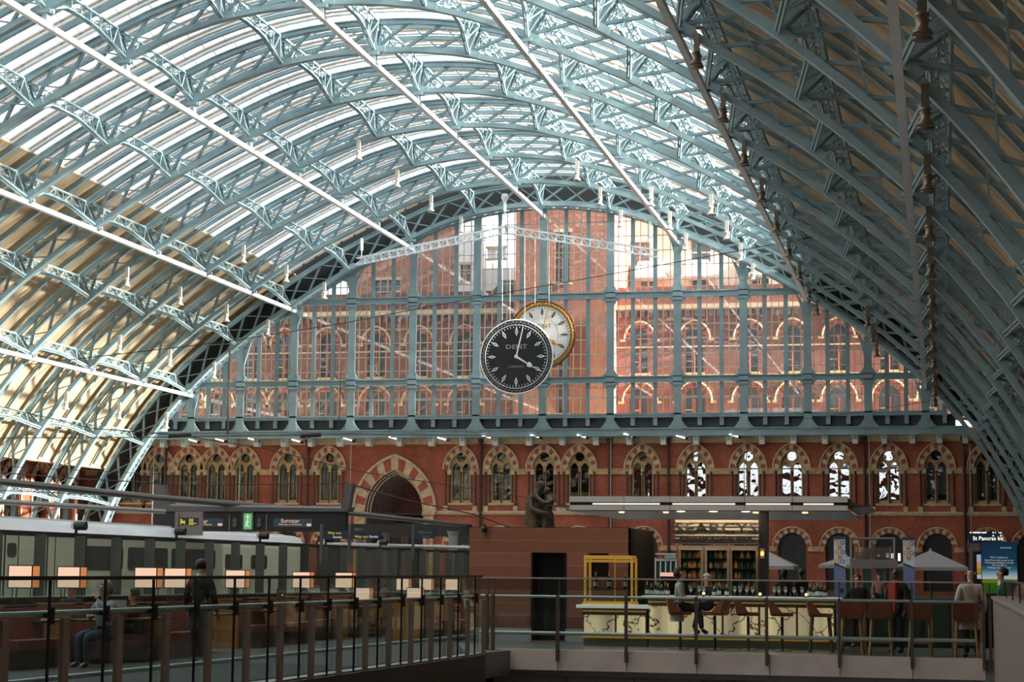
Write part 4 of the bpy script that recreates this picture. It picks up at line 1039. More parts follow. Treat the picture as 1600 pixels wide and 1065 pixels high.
# canopy
YC = 45.5
def cx_(px): return P(px, 787, YC).x
def cz(py): return P(1100, py, YC).z
c = (cx_(889)+cx_(1325))/2; dp = 7.5
CAN = mat('pale_metal_canopy', (.85,.80,.78), .35, .1)
t = thing('bar_canopy', 'long flat pale metal canopy with a lit slot above the bar', 'canopy', (c, YC, cz(797)))
zz = cz(797)
def cl(px): return cx_(px)-c
js = [889,975,1047,1163,1238,1325]
for a, b in zip(js, js[1:]):
    m = MB(); m.box(cl(a)+.008,cl(b)-.008,0,.12,cz(784)-zz,cz(775)-zz); m.box(cl(a)+.008,cl(b)-.008,0,.12,0,cz(789)-zz); m.build('fascia_panel', CAN, t)
m = MB(); m.box(cl(889),cl(1325),.1,dp,.3,cz(775)-zz-.02); m.build('roof_deck', CAN, t)
m = MB(); m.box(cl(889),cl(1325),.12,.2,cz(789)-zz,cz(784)-zz); m.box(cl(889),cl(1325),0,dp,-.02,.0); m.build('dark_soffit', mat('bronze_mirror_soffit', (.035,.028,.022), .2, .3), t)
for a, b in ((925,1030),(1050,1148),(1165,1234),(1255,1302)):
    m = MB(); m.box(cl(a),cl(b),.07,.1,cz(787.8)-zz,cz(785.8)-zz); m.build('light_strip', emis('canopy_slot_light', (.95,1,.72), 1.3), t)
for px in (965,1035,1177,1255): 
    m = MB(); m.lathe((cl(px),.6,-.05), [(.06,0),(.08,.03)], 8); m.build('downlight', emis('warm_downlight', (1,.6,.3), 2), t)
WING = glass('dark_green_wing_glass', (.25,.38,.33), .8, .08)
for sx, a, b in ((-1,889,848),(1,1325,1358)):
    m = MB(); m.hexa([(cl(a),.2,.06),(cl(b),.5,.13),(cl(b),5,.13),(cl(a),6,.06),(cl(a),.2,.12),(cl(b),.5,.15),(cl(b),5,.15),(cl(a),6,.12)]); m.build('glass_wing', mat('dark_green_wing', (.05,.10,.085), .15), t)
for i, px in enumerate((1070,1120,1170)):   # the lit downlights of the canopy soffit
    ld = bpy.data.lights.new('canopy_downlight', 'POINT'); ld.energy = 13; ld.color = (1,.78,.55); ld.shadow_soft_size = .1
    lo = bpy.data.objects.new('canopy_downlight', ld); C.objects.link(lo); lo.location = (sx_(px), YS-.7, 2.95)
# ------------------------------------------------------------ stools
LEATH = mat('rust_leather', (.42,.12,.065), .55, 0, .15, 6); OAK = mat('oak_leg', (.50,.30,.14), .5, 0, .2, 5); CHROM = mat('dark_steel_post', (.12,.12,.12), .25, .8)
def stool(name, label, loc, rz, kind):
    t = thing(name, label, 'stool', loc, rz, 'rust leather stools at the bar')
    h = .72; m = MB(); m.hexa([(-.22,-.22,h),(.22,-.22,h),(.22,.22,h),(-.22,.22,h),(-.24,-.23,h+.08),(.24,-.23,h+.07),(.24,.23,h+.07),(-.24,.23,h+.08)])
    m.build('seat', LEATH, t)
    m = MB(); m.hexa([(-.24,-.23,h+.02),(-.16,-.23,h+.02),(-.16,.23,h+.02),(-.24,.23,h+.02),(-.30,-.22,h+.36),(-.24,-.22,h+.36),(-.24,.22,h+.36),(-.30,.22,h+.36)])
    for s in (-1,1): m.hexa([(-.22,s*.23-.02,h+.05),(.02,s*.23-.02,h+.05),(.02,s*.23+.02,h+.05),(-.22,s*.23+.02,h+.05),(-.28,s*.22-.02,h+.34),(-.18,s*.22-.02,h+.30),(-.18,s*.22+.02,h+.30),(-.28,s*.22+.02,h+.34)])
    m.build('backrest', LEATH, t)
    if kind == 'post':
        m = MB(); m.lathe((0,0,.03), [(.032,0),(.032,h-.04)], 10); m.build('pedestal', CHROM, t)
        m = MB(); m.lathe((0,0,0), [(.21,0),(.21,.015),(.05,.035)], 16); m.build('base_disc', CHROM, t)
        m = MB(); m.tube([(.0,0,.28),(.17,-.08,.28),(.2,0,.28),(.17,.08,.28),(0,0,.28)], .012, 6); m.build('footrest', CHROM, t)
    else:
        for sx in (-1,1):
            for sy in (-1,1):
                m = MB(); m.bar((sx*.23,sy*.22,0),(sx*.17,sy*.17,h), .045, .045); m.build('leg', OAK if kind == 'oak' else DGR, t)
        m = MB(); 
        for sx in (-1,1): m.bar((sx*.21,-.2,.27),(sx*.21,.2,.27), .025, .025); m.bar((-.21,sx*.2,.27),(.21,sx*.2,.27), .025, .025)
        m.build('stretcher', OAK if kind == 'oak' else DGR, t)
    return t
YST = 40.35
def at_floor(px, Y): q = P(px, 950, Y); return (q.x, Y, 0)
stool('bar_stool', 'rust leather pedestal stool under the woman in the grey coat', at_floor(1063, YST), .2, 'post')
stool('bar_stool', 'rust leather pedestal stool facing left, holding a black bag', at_floor(1117, YST), PI-.2, 'post')
stool('bar_stool', 'empty rust leather pedestal stool in the middle of the bar', at_floor(1169, YST), .15, 'post')
stool('bar_stool', 'empty rust leather pedestal stool, third from the right along the onyx', at_floor(1222, YST), .1, 'post')
stool('bar_stool', 'rust leather stool on four dark legs at the right end of the onyx', at_floor(1282, YST-.2), .1, 'dark')
stool('tall_chair', 'rust leather tall chair seen from behind left of the first oak table', at_floor(1331, 39.3), PI/2, 'oak')
stool('tall_chair', 'rust leather tall chair beside the man in red', at_floor(1376, 39.0), PI/2, 'oak')
stool('tall_chair', 'rust leather tall chair between the two oak tables', at_floor(1437, 38.8), PI/2, 'oak')
stool('tall_chair', 'rust leather tall chair by the man in the beige shirt', at_floor(1509, 38.6), PI/2, 'oak')
for i, (a, b, Y) in enumerate(((1312,1348,39.9),(1453,1490,39.4))):
    xa, xb = P(a, 950, Y).x, P(b, 950, Y).x; c = (xa+xb)/2
    t = thing('high_table', 'oak high table near the glass balustrade, %s one' % ('left','right')[i], 'table', (c, Y, 0), group='oak high tables')
    m = MB(); m.box(xa-c-.15,xb-c+.15,-.1,.9,1.02,1.07); m.build('table_top', mat('dark_oak_top', (.14,.09,.05), .4), t)
    for x in (xa-c, xb-c):
        for y in (0,.8): m = MB(); m.box(x-.045,x+.045,y-.045,y+.045,0,1.02); m.build('leg', OAK, t)
# dark cabinets behind the tall chairs
xa, xb = P(1312,950,43).x, P(1530,950,43).x
t = thing('dark_sideboard', 'long dark sideboard behind the tall chairs at right', 'cabinet', ((xa+xb)/2, 43.5, 0)); c = (xa+xb)/2
m = MB(); m.box(xa-c,xb-c,0,.6,.0,1.02); m.build('cabinet_body', mat('near_black_wood', (.02,.022,.02), .4), t); m = MB(); m.box(xa-c-.05,xb-c+.05,-.05,.65,1.02,1.07); m.build('worktop', mat('dark_stone_top', (.05,.06,.055), .2), t)
for i in range(5):
    m = MB(); x = xa-c+(xb-xa)*(i+.05)/5; m.box(x,x+(xb-xa)/5*.9,-.02,.0,.18,.95); d_ = m.build('cabinet_door', MATS['dark_shelf_glass'], t); m = MB(); m.box(x+.05,x+.07,-.05,-.02,.5,.65); m.build('handle', CHROM, d_)
# handbag
t = thing('handbag', 'black handbag resting on the stool that faces left', 'bag', (at_floor(1104, YST-.05)[0], YST-.05, .81))
m = MB(); m.ball((0,0,.13),.17,.1,.14); m.build('bag_body', BLACK, t, smooth=True); m = MB(); m.tube([(-.1,0,.22),(-.06,0,.33),(.06,0,.33),(.1,0,.22)], .012, 6); m.build('strap', BLACK, t)
# ------------------------------------------------------------ further back: parasols, banners, frame, screens
PAR = mat('grey_parasol_canvas', (.33,.31,.33), .9)
def parasol(label, pxc, pyc, pxr, pyr, Y):
    a = P(pxc, pyc, Y); r_ = P(pxr, pyr, Y); hw = abs(r_.x-a.x); t = thing('parasol', label, 'parasol', (a.x, Y, 0), group='grey parasols'); zr = r_.z; za = a.z
    m = MB(); c = [(-hw,-hw),(hw,-hw),(hw,hw),(-hw,hw)]
    for (x0,y0),(x1,y1) in zip(c, c[1:]+c[:1]):
        m.quad((x0,y0,zr),(x1,y1,zr),(x1*.03,y1*.03,za),(x0*.03,y0*.03,za)); m.quad((x0,y0,zr-.14),(x1,y1,zr-.14),(x1,y1,zr),(x0,y0,zr))
    m.lathe((0,0,za-.03), [(.08,0),(.03,.12)], 8); m.build('canopy', PAR, t)
    m = MB(); m.lathe((0,0,0), [(.35,0),(.35,.08),(.04,.1),(.03,za-.02)], 10); m.build('pole', DGR, t)
    m = MB()
    for x, y in c: m.bar((0,0,za-.35),(x,y,zr-.02), .03, .03)
    m.build('ribs', DGR, t)
parasol('grey square parasol just right of the dark bar column', 1190, 857, 1245, 884, 78)
parasol('grey square parasol left of the left patterned banner', 1322, 868, 1281, 882, 84)
parasol('grey square parasol right of the right patterned banner', 1454, 860, 1512, 886, 78)
BB = mat('banner_pale_blue', (.72,.80,.88), .6); BO = mat('banner_orange', (.85,.40,.06), .6); BU = mat('banner_blue', (.10,.22,.5), .6); BT = mat('banner_tan', (.62,.32,.18), .6); BLL = mat('banner_slate_blue', (.17,.23,.42), .6)
for i, (a, b) in enumerate(((1303,1321),(1411,1429))):
    Y = 72.0; xa, xb = P(a,870,Y).x, P(b,870,Y).x; w_ = xb-xa; zt_ = P((a+b)/2,842+i*1.5,Y).z; c = (xa+xb)/2
    t = thing('patterned_banner', 'tall banner with orange and blue rings, %s of the steel door frame' % ('left','right')[i], 'banner', (c, Y, 0), group='patterned banners')
    m = MB(); m.box(-w_/2,w_/2,0,.05,0,zt_); m.build('banner_panel', BB, t)
    zs_ = P(a,882,Y).z; m = MB(); m.hexa([(-w_/2,-.006,.1),(w_/2,-.006,.1),(w_/2,0,.1),(-w_/2,0,.1),(-w_/2,-.006,zs_+.05),(w_/2,-.006,zs_-.12),(w_/2,0,zs_-.12),(-w_/2,0,zs_+.05)]); m.build('blue_lower_field', BLL, t)
    m = MB(); m.bar((-w_/2,-.01,zs_+.05),(w_/2,-.01,zs_-.12), .02, .05); m.build('dark_stripe', BLACK, t)
    m = MB(); m.box(-w_/2-.02,w_/2+.02,-.02,.08,zt_,zt_+.1); m.build('head_bar', CHROM, t)
    k = 0; z = zt_-.13
    while z > zs_+.08:
        for j, x in enumerate((-w_*.25, w_*.25) if k % 2 == 0 else (0,)):
            q = MB(); q.lathe((x,-.008,z), [(.085,0),(.085,.004)], 18, 'Y'); q.build('disc', (BO if j == 0 else BU) if k % 2 == 0 else BT, t)
            q = MB(); q.lathe((x,-.014,z), [(.045,0),(.045,.004)], 14, 'Y'); q.build('disc_centre', BB if k % 2 == 0 else BO, t)
        z -= .175; k += 1
    m = MB(); m.box(w_*.0,w_*.3,-.012,-.008,.55*1.6,.55*1.6+.16); m.build('dark_emblem', MATS['dark_casement'], t)
Y = 76.0; f_ = lambda px: P(px,870,Y).x; fz = lambda py: P(1365,py,Y).z; c = f_(1365)
t = thing('steel_door_frame', 'grey steel and glass entrance frame between the patterned banners', 'frame', (c, Y, 0))
SG_ = mat('grey_steel_frame', (.22,.21,.21), .4, .3)
m = MB()
for a in (1330.5,1398): m.tube([(f_(a)-c,0,0),(f_(a)-c,0,fz(839))], .055, 8)
m.tube([(f_(1330)-c,0,fz(841)),(f_(1398)-c,0,fz(841))], .05, 8)
for a in (1340,1391): m.box(f_(a)-c-.035,f_(a)-c+.035,.2,.3,0,fz(854))
m.box(f_(1328)-c,f_(1403)-c,-.05,.3,fz(887),fz(873.5)); m.build('frame_tubes', SG_, t)
m = MB(); m.box(f_(1342)-c,f_(1390)-c,.24,.26,fz(872),fz(855)); m.build('glass_light', glass('kiosk_glass', (.5,.55,.5), .7, .05, milk=.1), t)
for a, b in ((1347,1362),(1368,1382)):
    m = MB(); m.box(f_(a)-c,f_(b)-c,.1,.14,.1,fz(889)); d_ = m.build('door_leaf', MATS['dark_shelf_glass'], t)
    m = MB(); 
    for u in (a, b): m.box(f_(u)-c-.02,f_(u)-c+.02,.08,.16,.1,fz(888))
    m.box(f_(a)-c,f_(b)-c,.08,.16,fz(889),fz(888)); m.build('leaf_frame', SG_, d_)
for i, (a, b, c0, c1) in enumerate(((1384.5,1389,864,871),(1392,1393.6,864,872),(1395,1396.5,864,872),(1403,1407,864,876),(1371,1374,866,869))):
    Y2 = 90.0; xa, xb = P(a,870,Y2).x, P(b,870,Y2).x; zb_, zt_ = P(a,c1,Y2).z, P(a,c0,Y2).z
    m = MB(); m.box(xa,xb,Y2,Y2+.04,zb_,zt_); q = MB(); q.box(xa-.02,xb+.02,Y2+.05,Y2+.1,0,zt_)
    o = m.build('lit_poster', emis('cool_white_panel', (1,.93,.85), 1.3) if i != 4 else emis('red_white_dot', (1,.6,.55), 1.6)); tag(o, 'small bright lit panel beyond the steel door frame, %s of five' % ordn(i+1), 'screen', 'bright panels beyond the door frame'); q.build('panel_post', BLACK, o)
# advertising screen and information totem
Y = 44.0; ax = lambda px: P(px,870,Y).x; az = lambda py: P(1560,py,Y).z; c = (ax(1533)+ax(1590))/2
def adgrad(name, z0, z1):
    m, nt, out = nodes(name); e = N(nt, 'Emission'); tc = N(nt, 'TexCoord'); sp = N(nt, 'SeparateXYZ'); mp = N(nt, 'MapRange'); nt.links.new(tc.outputs['Object'], sp.inputs[0]); nt.links.new(sp.outputs['Z'], mp.inputs[0])
    mp.inputs['From Min'].default_value = z0; mp.inputs['From Max'].default_value = z1; r = N(nt, 'ValToRGB'); nt.links.new(mp.outputs[0], r.inputs[0]); cr = r.color_ramp
    cr.elements[0].position = 0; cr.elements[0].color = (.012,.06,.006,1); cr.elements[1].position = 1; cr.elements[1].color = (.006,.022,.045,1)
    for p_, c_ in ((.20,(.02,.08,.008,1)),(.22,(.13,.13,.012,1)),(.275,(.10,.11,.012,1)),(.285,(.35,.40,.38,1)),(.36,(.20,.30,.33,1)),(.46,(.03,.10,.15,1)),(.56,(.010,.035,.065,1))):
        x = cr.elements.new(p_); x.color = c_
    nt.links.new(r.outputs[0], e.inputs[0]); e.inputs[1].default_value = 1; nt.links.new(e.outputs[0], out.inputs[0]); return m
t = thing('advert_screen', 'tall lit advertising screen with night-blue sky over a green field', 'screen', (c, Y, 0)); z0_, z1_ = az(927), az(846)
m = MB(); m.box(ax(1533)-c,ax(1590)-c,.02,.15,0,z1_); m.build('screen_case', BLACK, t)
m = MB(); m.box(ax(1534)-c,ax(1589)-c,0,.02,z0_,z1_-.01); m.build('lit_picture', adgrad('ad_sky_and_field', z0_, z1_), t)
TXT = emis('ad_letters', (.55,.58,.55), .8)
for s_, py, sz_ in (('Win 2 tickets to',870.5,.062),('Royal Ascot with access to the',874.8,.052),('Champagne Bollinger Lounge',878.6,.056),('and a bottle of',882.4,.056),('Bollinger Special Cuvée',886.4,.056)):
    text(s_, sz_*.95, (ax(1561)-c,-.005,az(py)), TXT, t, ext=.001)
text('BOLLINGER', .045, (ax(1572)-c,-.005,az(855.5)), TXT, t, ext=.001); text('ASCOT', .045, (ax(1551)-c,-.005,az(855)), mat('dim_letters', (.12,.14,.15), .6), t, ext=.001)
c = (ax(1514)+ax(1567))/2; Y = 47.0; bx2 = lambda px: P(px,870,Y).x; bz2 = lambda py: P(1540,py,Y).z; c = (bx2(1514)+bx2(1567))/2
t = thing('information_totem', 'blue information totem with glowing white lines behind the advert', 'sign', (c, Y, 0))
m = MB(); m.box(bx2(1515)-c,bx2(1540)-c,0,.2,0,bz2(848)); m.build('grey_body', mat('totem_grey', (.20,.19,.19), .5), t)
m = MB(); m.box(bx2(1514)-c,bx2(1563)-c,-.02,.2,bz2(848),bz2(831.5)); m.build('blue_head', mat('totem_blue', (.012,.035,.085), .4), t)
m = MB(); m.box(bx2(1514)-c,bx2(1567)-c,-.03,.18,bz2(832),bz2(830)); m.build('top_bar', BLACK, t)
WL = emis('totem_white_text', (1,.93,.8), 1.6)
for a, b, y_ in ((1516,1518.5,832.6),(1520.5,1533,832.6),(1534.5,1542,832.6),(1551.5,1553.5,832.6),(1555.5,1556.5,832.6),(1561,1562,832.6),(1563.5,1565.5,832.6),(1551.5,1553.7,837.4),(1563.5,1565.7,837.4)):
    m = MB(); m.box(bx2(a)-c,bx2(b)-c,-.05,-.03,bz2(y_),bz2(y_-1.6)); m.build('glowing_row', WL, t)
text('St Pancras Int', .13, (bx2(1544.5)-c,-.05,bz2(841)), WL, t, ext=.003); text('S', .16, (bx2(1528.5)-c,-.02,bz2(854)), mat('pale_letter', (.5,.5,.5), .6), t)
m = MB(); m.box(bx2(1520)-c,bx2(1532)-c,-.01,.0,.6,bz2(861)); m.build('poster_case', BLACK, t)
for j, (p0_, p1_, cc) in enumerate(((866,878,(.42,.55,.75)),(878,887,(.75,.33,.12)),(887,896,(.42,.33,.02)),(897,904,(.55,.6,.75)))):
    m = MB(); m.box(bx2(1526)-c,bx2(1533)-c,-.02,-.01,bz2(p1_),bz2(p0_)); m.build('poster_picture', emis('poster_tint_%s' % 'abcd'[j], cc, .6), t)

# white-framed rack and pink lit strip between kiosk and bottle cabinet
Y = 60.0; a, b = P(1024,890,Y).x, P(1056,890,Y).x; c = (a+b)/2; z1_ = P(1040,866,Y).z
t = thing('menu_rack', 'white-framed rack with small posters between kiosk and bottle cabinet', 'rack', (c, Y, 0))
m = MB()
for q in range(5): x = a-c+(b-a)*q/4; m.box(x-.02,x+.02,0,.05,0,z1_-.1)
m.box(a-c,b-c,0,.05,z1_-.2,z1_-.14); m.box(a-c,b-c,0,.05,z1_,z1_+.04); m.build('white_frame', mat('white_rack', (.7,.75,.77), .5), t)
m = MB(); m.box(a-c,b-c,.06,.1,0,z1_-.2); m.build('dark_panels', MATS['dark_shelf_glass'], t)
m = MB(); m.box(a-c+.3,a-c+.65,-.02,.0,z1_-.12,z1_-.02); m.build('small_poster', mat('teal_poster', (.25,.5,.5), .6), t)
Y = 49.0; a, b = P(1031,897,Y).x, P(1057,897,Y).x; c = (a+b)/2
t = thing('pink_light_box', 'low pink glowing light box left of the bottle cabinet', 'lamp', (c, Y, 0))
m = MB(); m.box(a-c,b-c,0,.3,P(1040,900,Y).z,P(1040,894,Y).z); m.build('glowing_panel', emis('pink_glow', (1,.55,.45), .8), t); m = MB(); m.box(a-c,b-c,.05,.3,0,P(1040,900,Y).z); m.build('stand', BLACK, t)
# ------------------------------------------------------------ booths and lamps behind the left balustrade
LAMPS = [(52,31.3),(126,33.3),(244,34.4),(289,35.6),(381,39.4),(482,44.0),(547,46.0)]
def at_depth(px, k):                     # plan point on a pixel column at a given depth from the eye
    d = FF*FPX+RR*(px-800); return Vector((CAM.x+d.x/FPX*k, CAM.y+d.y/FPX*k, 0))
SHADE = emis('lit_lamp_shade', (1,.66,.47), .95); SHADES = emis('lit_lamp_side', (1,.36,.12), .6)
WOODO = mat('orange_wood_panel', (.42,.19,.06), .45, 0, .25, 2); REDL = mat('oxblood_leather', (.26,.05,.035), .45, 0, .2, 5); DKW = mat('dark_brown_wood', (.05,.03,.022), .5, 0, .2, 3)
def lamp_proto(loc, label, w_=.42, h=.36):
    t = thing('booth_lamp', label, 'lamp', loc, 0, 'box-shaped lamps on the booth partitions'); d_ = .26
    m = MB(); m.box(-w_/2,w_/2,-d_/2,d_/2,.28,.28+h); 
    m = MB(); m.quad((-w_/2,-d_/2,.28),(w_/2,-d_/2,.28),(w_/2,-d_/2,.28+h),(-w_/2,-d_/2,.28+h)); m.build('shade_front', SHADE, t); m = MB(); m.quad((w_/2,d_/2,.28),(-w_/2,d_/2,.28),(-w_/2,d_/2,.28+h),(w_/2,d_/2,.28+h)); m.build('shade_back', SHADE, t)
    m = MB()
    for s in (-1,1): m = MB(); m.box(s*w_/2-.004,s*w_/2+.004,-d_/2,d_/2,.28,.28+h); m.build('shade_side', SHADES, t)
    m = MB(); b_ = .008
    for x in (-w_/2,w_/2):
        for y in (-d_/2,d_/2): m.box(x-b_,x+b_,y-b_,y+b_,.28,.28+h)
    for z in (.28,.28+h):
        for y in (-d_/2,d_/2): m.box(-w_/2,w_/2,y-b_,y+b_,z-b_,z+b_)
        for x in (-w_/2,w_/2): m.box(x-b_,x+b_,-d_/2,d_/2,z-b_,z+b_)
    m.build('shade_frame', DKW, t)
    for x in (-w_/2+.05,w_/2-.05):
        for y in (-.07,.07): m = MB(); m.tube([(x,y,0),(x,y,.28)], .009, 6); m.build('leg', BLACK, t)
    return t
lab = ['nearest the left edge','second from the left edge','left of the touching pair','right of the touching pair, beside the standing waiter','right of the standing waiter','sixth in the row','last full one in the row towards the kiosk']
lp = None
for (px, k), l in zip(LAMPS, lab):
    p = at_depth(px, k); p.z = 1.65-(918-(882+px*.009))*k/FPX-.28
    if lp is None: lp = lamp_proto(p, 'glowing box lamp on thin legs, '+l)
    else: copy1(lp, p, 'glowing box lamp on thin legs, '+l)
far = [(637,49,'left of three far dim ones'),(672,50,'middle of three far dim ones'),(712,51,'right of three far dim ones, near the kiosk'),(576,38,'lower one left of the kiosk'),(655,38,'lower one nearest the kiosk')]
for px, k, l in far:
    p = at_depth(px, k); p.z = 1.65-((918 if k > 45 else 932)-(882+px*.009))*k/FPX-.28
    o = copy1(lp, p, 'glowing box lamp on thin legs, '+l)
    o.scale = (.8,.8,.8) if k > 45 else (.72,.72,.72)
rowd = (at_depth(482,44)-at_depth(52,31.3)).normalized(); rang = math.atan2(rowd.y, rowd.x)
# booths: leather bench with wood end, table between
i = 0
for px, k in ((20,30.6),(126,33.3),(200,33.5),(266,35.0),(381,39.4),(440,41.5),(482,44.0),(547,46.0),(600,47.5),(655,44),(700,45)):
    p = at_depth(px, k); p.z = 0
    lb = ['at the left edge','under the second lamp','right of the seated woman','under the touching lamps','right of the waiter','opposite the waiter','under the sixth lamp','under the seventh lamp','beyond the seventh lamp','left of the kiosk','nearest the kiosk'][i]; i += 1
    t = thing('booth_bench', 'oxblood leather booth bench with orange wood end panel, '+lb, 'bench', p, -.1, 'booth benches behind the left balustrade')
    m = MB(); m.box(-.32,.32,-.55,-.47,0,.98); m.box(-.36,.36,-.57,-.45,.98,1.0+0); m.build('wood_end_panel', WOODO, t)
    m = MB(); m.box(-.05,.05,-.47,.9,0,1.0); m.build('partition', DKW, t)
    for s in (-1,1):
        m = MB(); m.hexa([(s*.06,-.45,.45),(s*.26,-.45,.45),(s*.26,.85,.45),(s*.06,.85,.45),(s*.06,-.45,.95),(s*.15,-.45,.95),(s*.15,.85,.95),(s*.06,.85,.95)]); m.build('backrest', REDL, t)
        m = MB(); m.box(min(s*.06,s*.62),max(s*.06,s*.62),-.45,.85,.32,.47); m.build('seat', REDL, t)
        m = MB(); m.box(min(s*.1,s*.56),max(s*.1,s*.56),-.42,.8,0,.32); m.build('plinth', DKW, t)
for i, (px, k) in enumerate(((72,31.5),(160,32.4),(230,33.4),(330,36.6),(412,40),(515,44.5),(574,46),(628,45))):
    p = at_depth(px, k); p.z = 0
    t = thing('booth_table', 'small dark booth table, %s from the left edge' % ordn(i+1), 'table', p, -.1, 'booth tables')
    m = MB(); m.box(-.33,.33,-.4,.8,.72,.75); m.build('table_top', DKW, t); m = MB(); m.lathe((0,.2,0), [(.2,0),(.2,.02),(.035,.04),(.035,.72)], 10); m.build('pedestal', CHROM, t)
# low service ledges: white paper and a small sign on the ledge
p = at_depth(198, 32.5); t = thing('menu_stand', 'white menu board on a thin stand beside the seated fair-haired woman', 'sign', (p.x,p.y,0))
m = MB(); m.box(-.16,.16,-.02,.02,.95,1.07); m.build('white_board', mat('white_card', (.6,.63,.62), .7), t)
m = MB(); m.lathe((0,0,0), [(.14,0),(.14,.02),(.012,.03),(.012,.95)], 10); m.build('stand', CHROM, t)
p = at_depth(448, 38); t = thing('card_terminal', 'small dark terminal with one orange light behind the balustrade', 'device', (p.x,p.y,.0))
m = MB(); m.box(-.08,.08,-.03,.03,1.0,1.22); m.box(-.02,.02,-.02,.02,0,1.0); m.build('terminal_body', CHROM, t); m = MB(); m.ball((.05,-.04,1.1),.012); m.build('orange_light', MATS['orange_glow'], t)
t = thing('service_counter', 'long dark timber service counter behind the booths', 'counter', at_depth(300, 41)+Vector((0,0,0)), rang*.0)
m = MB(); q0 = at_depth(-40, 36)-at_depth(300, 41); q1 = at_depth(640, 52)-at_depth(300, 41); m.bar(q0+Vector((0,0,.5)), q1+Vector((0,0,.5)), .6, .95); m.build('counter_body', DKW, t)
m = MB(); m.bar(q0+Vector((0,0,1.0)), q1+Vector((0,0,1.0)), .7, .05); m.build('counter_top', mat('dark_green_stone', (.05,.065,.06), .2), t)
# ------------------------------------------------------------ glass security screen along the platform
XS = 1.0
def ys(px): return PX(px, 860, XS).y
y0, y1 = 48.0, ys(735)
t = thing('security_screen', 'tall glass security screen with dark top rail and grey fins along the platform', 'screen', (XS, y1, 0))
zt = PX(0, 827, XS).z; L = y0-y1
SCG = glass('platform_screen_glass', (.60,.66,.60), .9, .05, milk=.06, milkcol=(.4,.45,.42))
m = MB(); m.quad((0,L,0),(0,0,0),(0,0,zt-.05),(0,L,zt-.05)); m.build('glass_sheet', SCG, t)
m = MB(); m.box(-.05,.05,L,0,zt-.16,zt); m.build('top_rail', BLACK, t)
FING = mat('grey_green_fin', (.075,.077,.068), .4)
d_ = (ys(171)-ys(51))/2; y = ys(51)-4*d_; k = 0
while y < y1:
    m = MB(); m.box(.06,.45,y-y1-.02,y-y1+.02,0,zt-.1); m.build('fin', FING, t)
    m = MB(); m.box(-.02,.02,y-y1+d_*.35,y-y1+d_*.35+.03,0,zt-.1); m.build('glass_joint', BLACK, t)
    y += d_; k += 1
# spot lamps along the rail
for i, px in enumerate((118,275,406,509,594,724)):
    y = ys(px); t2 = thing('rail_spotlight', 'small spotlight with white disc on the dark top rail, %s from the left' % ordn(i+1), 'lamp', (XS, y, zt), group='spotlights on the security screen')
    m = MB(); m.box(-.04,.04,-.04,.04,0,.12); m.build('foot', BLACK, t2)
    m = MB(); m.lathe((0,-.16,.24), [(.13,0),(.13,.02)], 14, 'Y'); m.build('white_disc', mat('pale_disc', (.6,.6,.6), .5), t2)
    m = MB(); m.lathe((.2,-.1,.24), [(.14,-.2),(.15,.2)], 12, 'X'); m.build('lamp_body', BLACK, t2)
# ------------------------------------------------------------ trains
TB = mat('warm_grey_train_side', (.80,.76,.62), .35, .1, .06, .5); TR = mat('white_train_roof', (.78,.80,.84), .3, .1, .08, .4); TW = mat('train_window', (.025,.028,.035), .12)
def train(label, X, ya, yb, zr, ztop, wid, wins, end=True):
    t = thing('train', label, 'train', (X-wid/2, yb, 0)); h = wid/2
    prof = [(h,-.9),(h,1.2),(h,2.2),(h-.05,2.7),(h-.22,zr)]
    roof = [(h-.22,zr),(h-.45,ztop-.15),(h-.9,ztop),(0,ztop+.05)]
    def ext(pr, m, close=True):
        full = pr+[(-x,z) for x, z in reversed(pr)]
        n = len(full); segs = [(ya-yb,1.0),(-1.6,1.0),(-.5,.985),(0,.93)]; b = len(m.v)
        for yy, s in segs:
            for x, z in full: m.v.append((x*s, yy, 1.6+(z-1.6)*(.94+.06*s if s < .99 else 1)))
        for i in range(len(segs)-1):
            for k in range(n-1): m.f.append((b+i*n+k, b+i*n+k+1, b+(i+1)*n+k+1, b+(i+1)*n+k))
        m.f.append(tuple(b+(len(segs)-1)*n+k for k in range(n)))
    m = MB(); ext(prof, m); m.build('body', TB, t)
    m = MB(); ext(roof, m); 
    for x in (-.5,-.2,.2,.5): m.box(x-.03,x+.03,ya-yb,-2,ztop+.0,ztop+.07)
    m.build('roof', TR, t)
    for a, b, z0_, z1_ in wins:
        m = MB(); r = min(.18,(b-a)/3); P_ = []
        for cx_2, cz_2, a0 in ((a+r,z0_+r,PI),(b-r,z0_+r,1.5*PI),(b-r,z1_-r,0),(a+r,z1_-r,PI/2)):
            for q in range(4): an = a0+PI/2*q/3; P_.append((cx_2+r*math.cos(an), cz_2+r*math.sin(an)))
        m.plate([(p[0]-yb, p[1]) for p in P_], [], h-.02, h+.025, 'YZ'); m.build('window', TW, t)
    return t
XT = -3.2
def yt(px): return PX(px, 860, XT).y
WT = [(yt(a), yt(b), z0_, z1_) for a, b, z0_, z1_ in ((-60,-30,1.5,2.4),(11,25,1.9,2.42),(118,192,1.45,2.4),(200,262,1.45,2.4),(268,336,1.5,2.4))]
tr1 = train('grey and white express train behind the glass screen at left', XT, 45, yt(352), 2.85, 3.35, 2.9, WT)
for a in (150/5.3, 86): 
    m = MB(); y = yt(a); m.box(0,.02,y-.02,y+.02,.2,2.7); m.build('door_seam', BLACK, tr1, loc=(1.45,-yt(352),0))
train('second pale train on the far track, mostly its roof in view', -8.6, 45, 112, 3.0, 3.55, 2.9, [(50+4*q, 52.6+4*q, 1.5, 2.3) for q in range(14)])
train('third pale train by the left wall, only its roof in view', -14.6, 45, 118, 3.1, 3.7, 2.9, [])
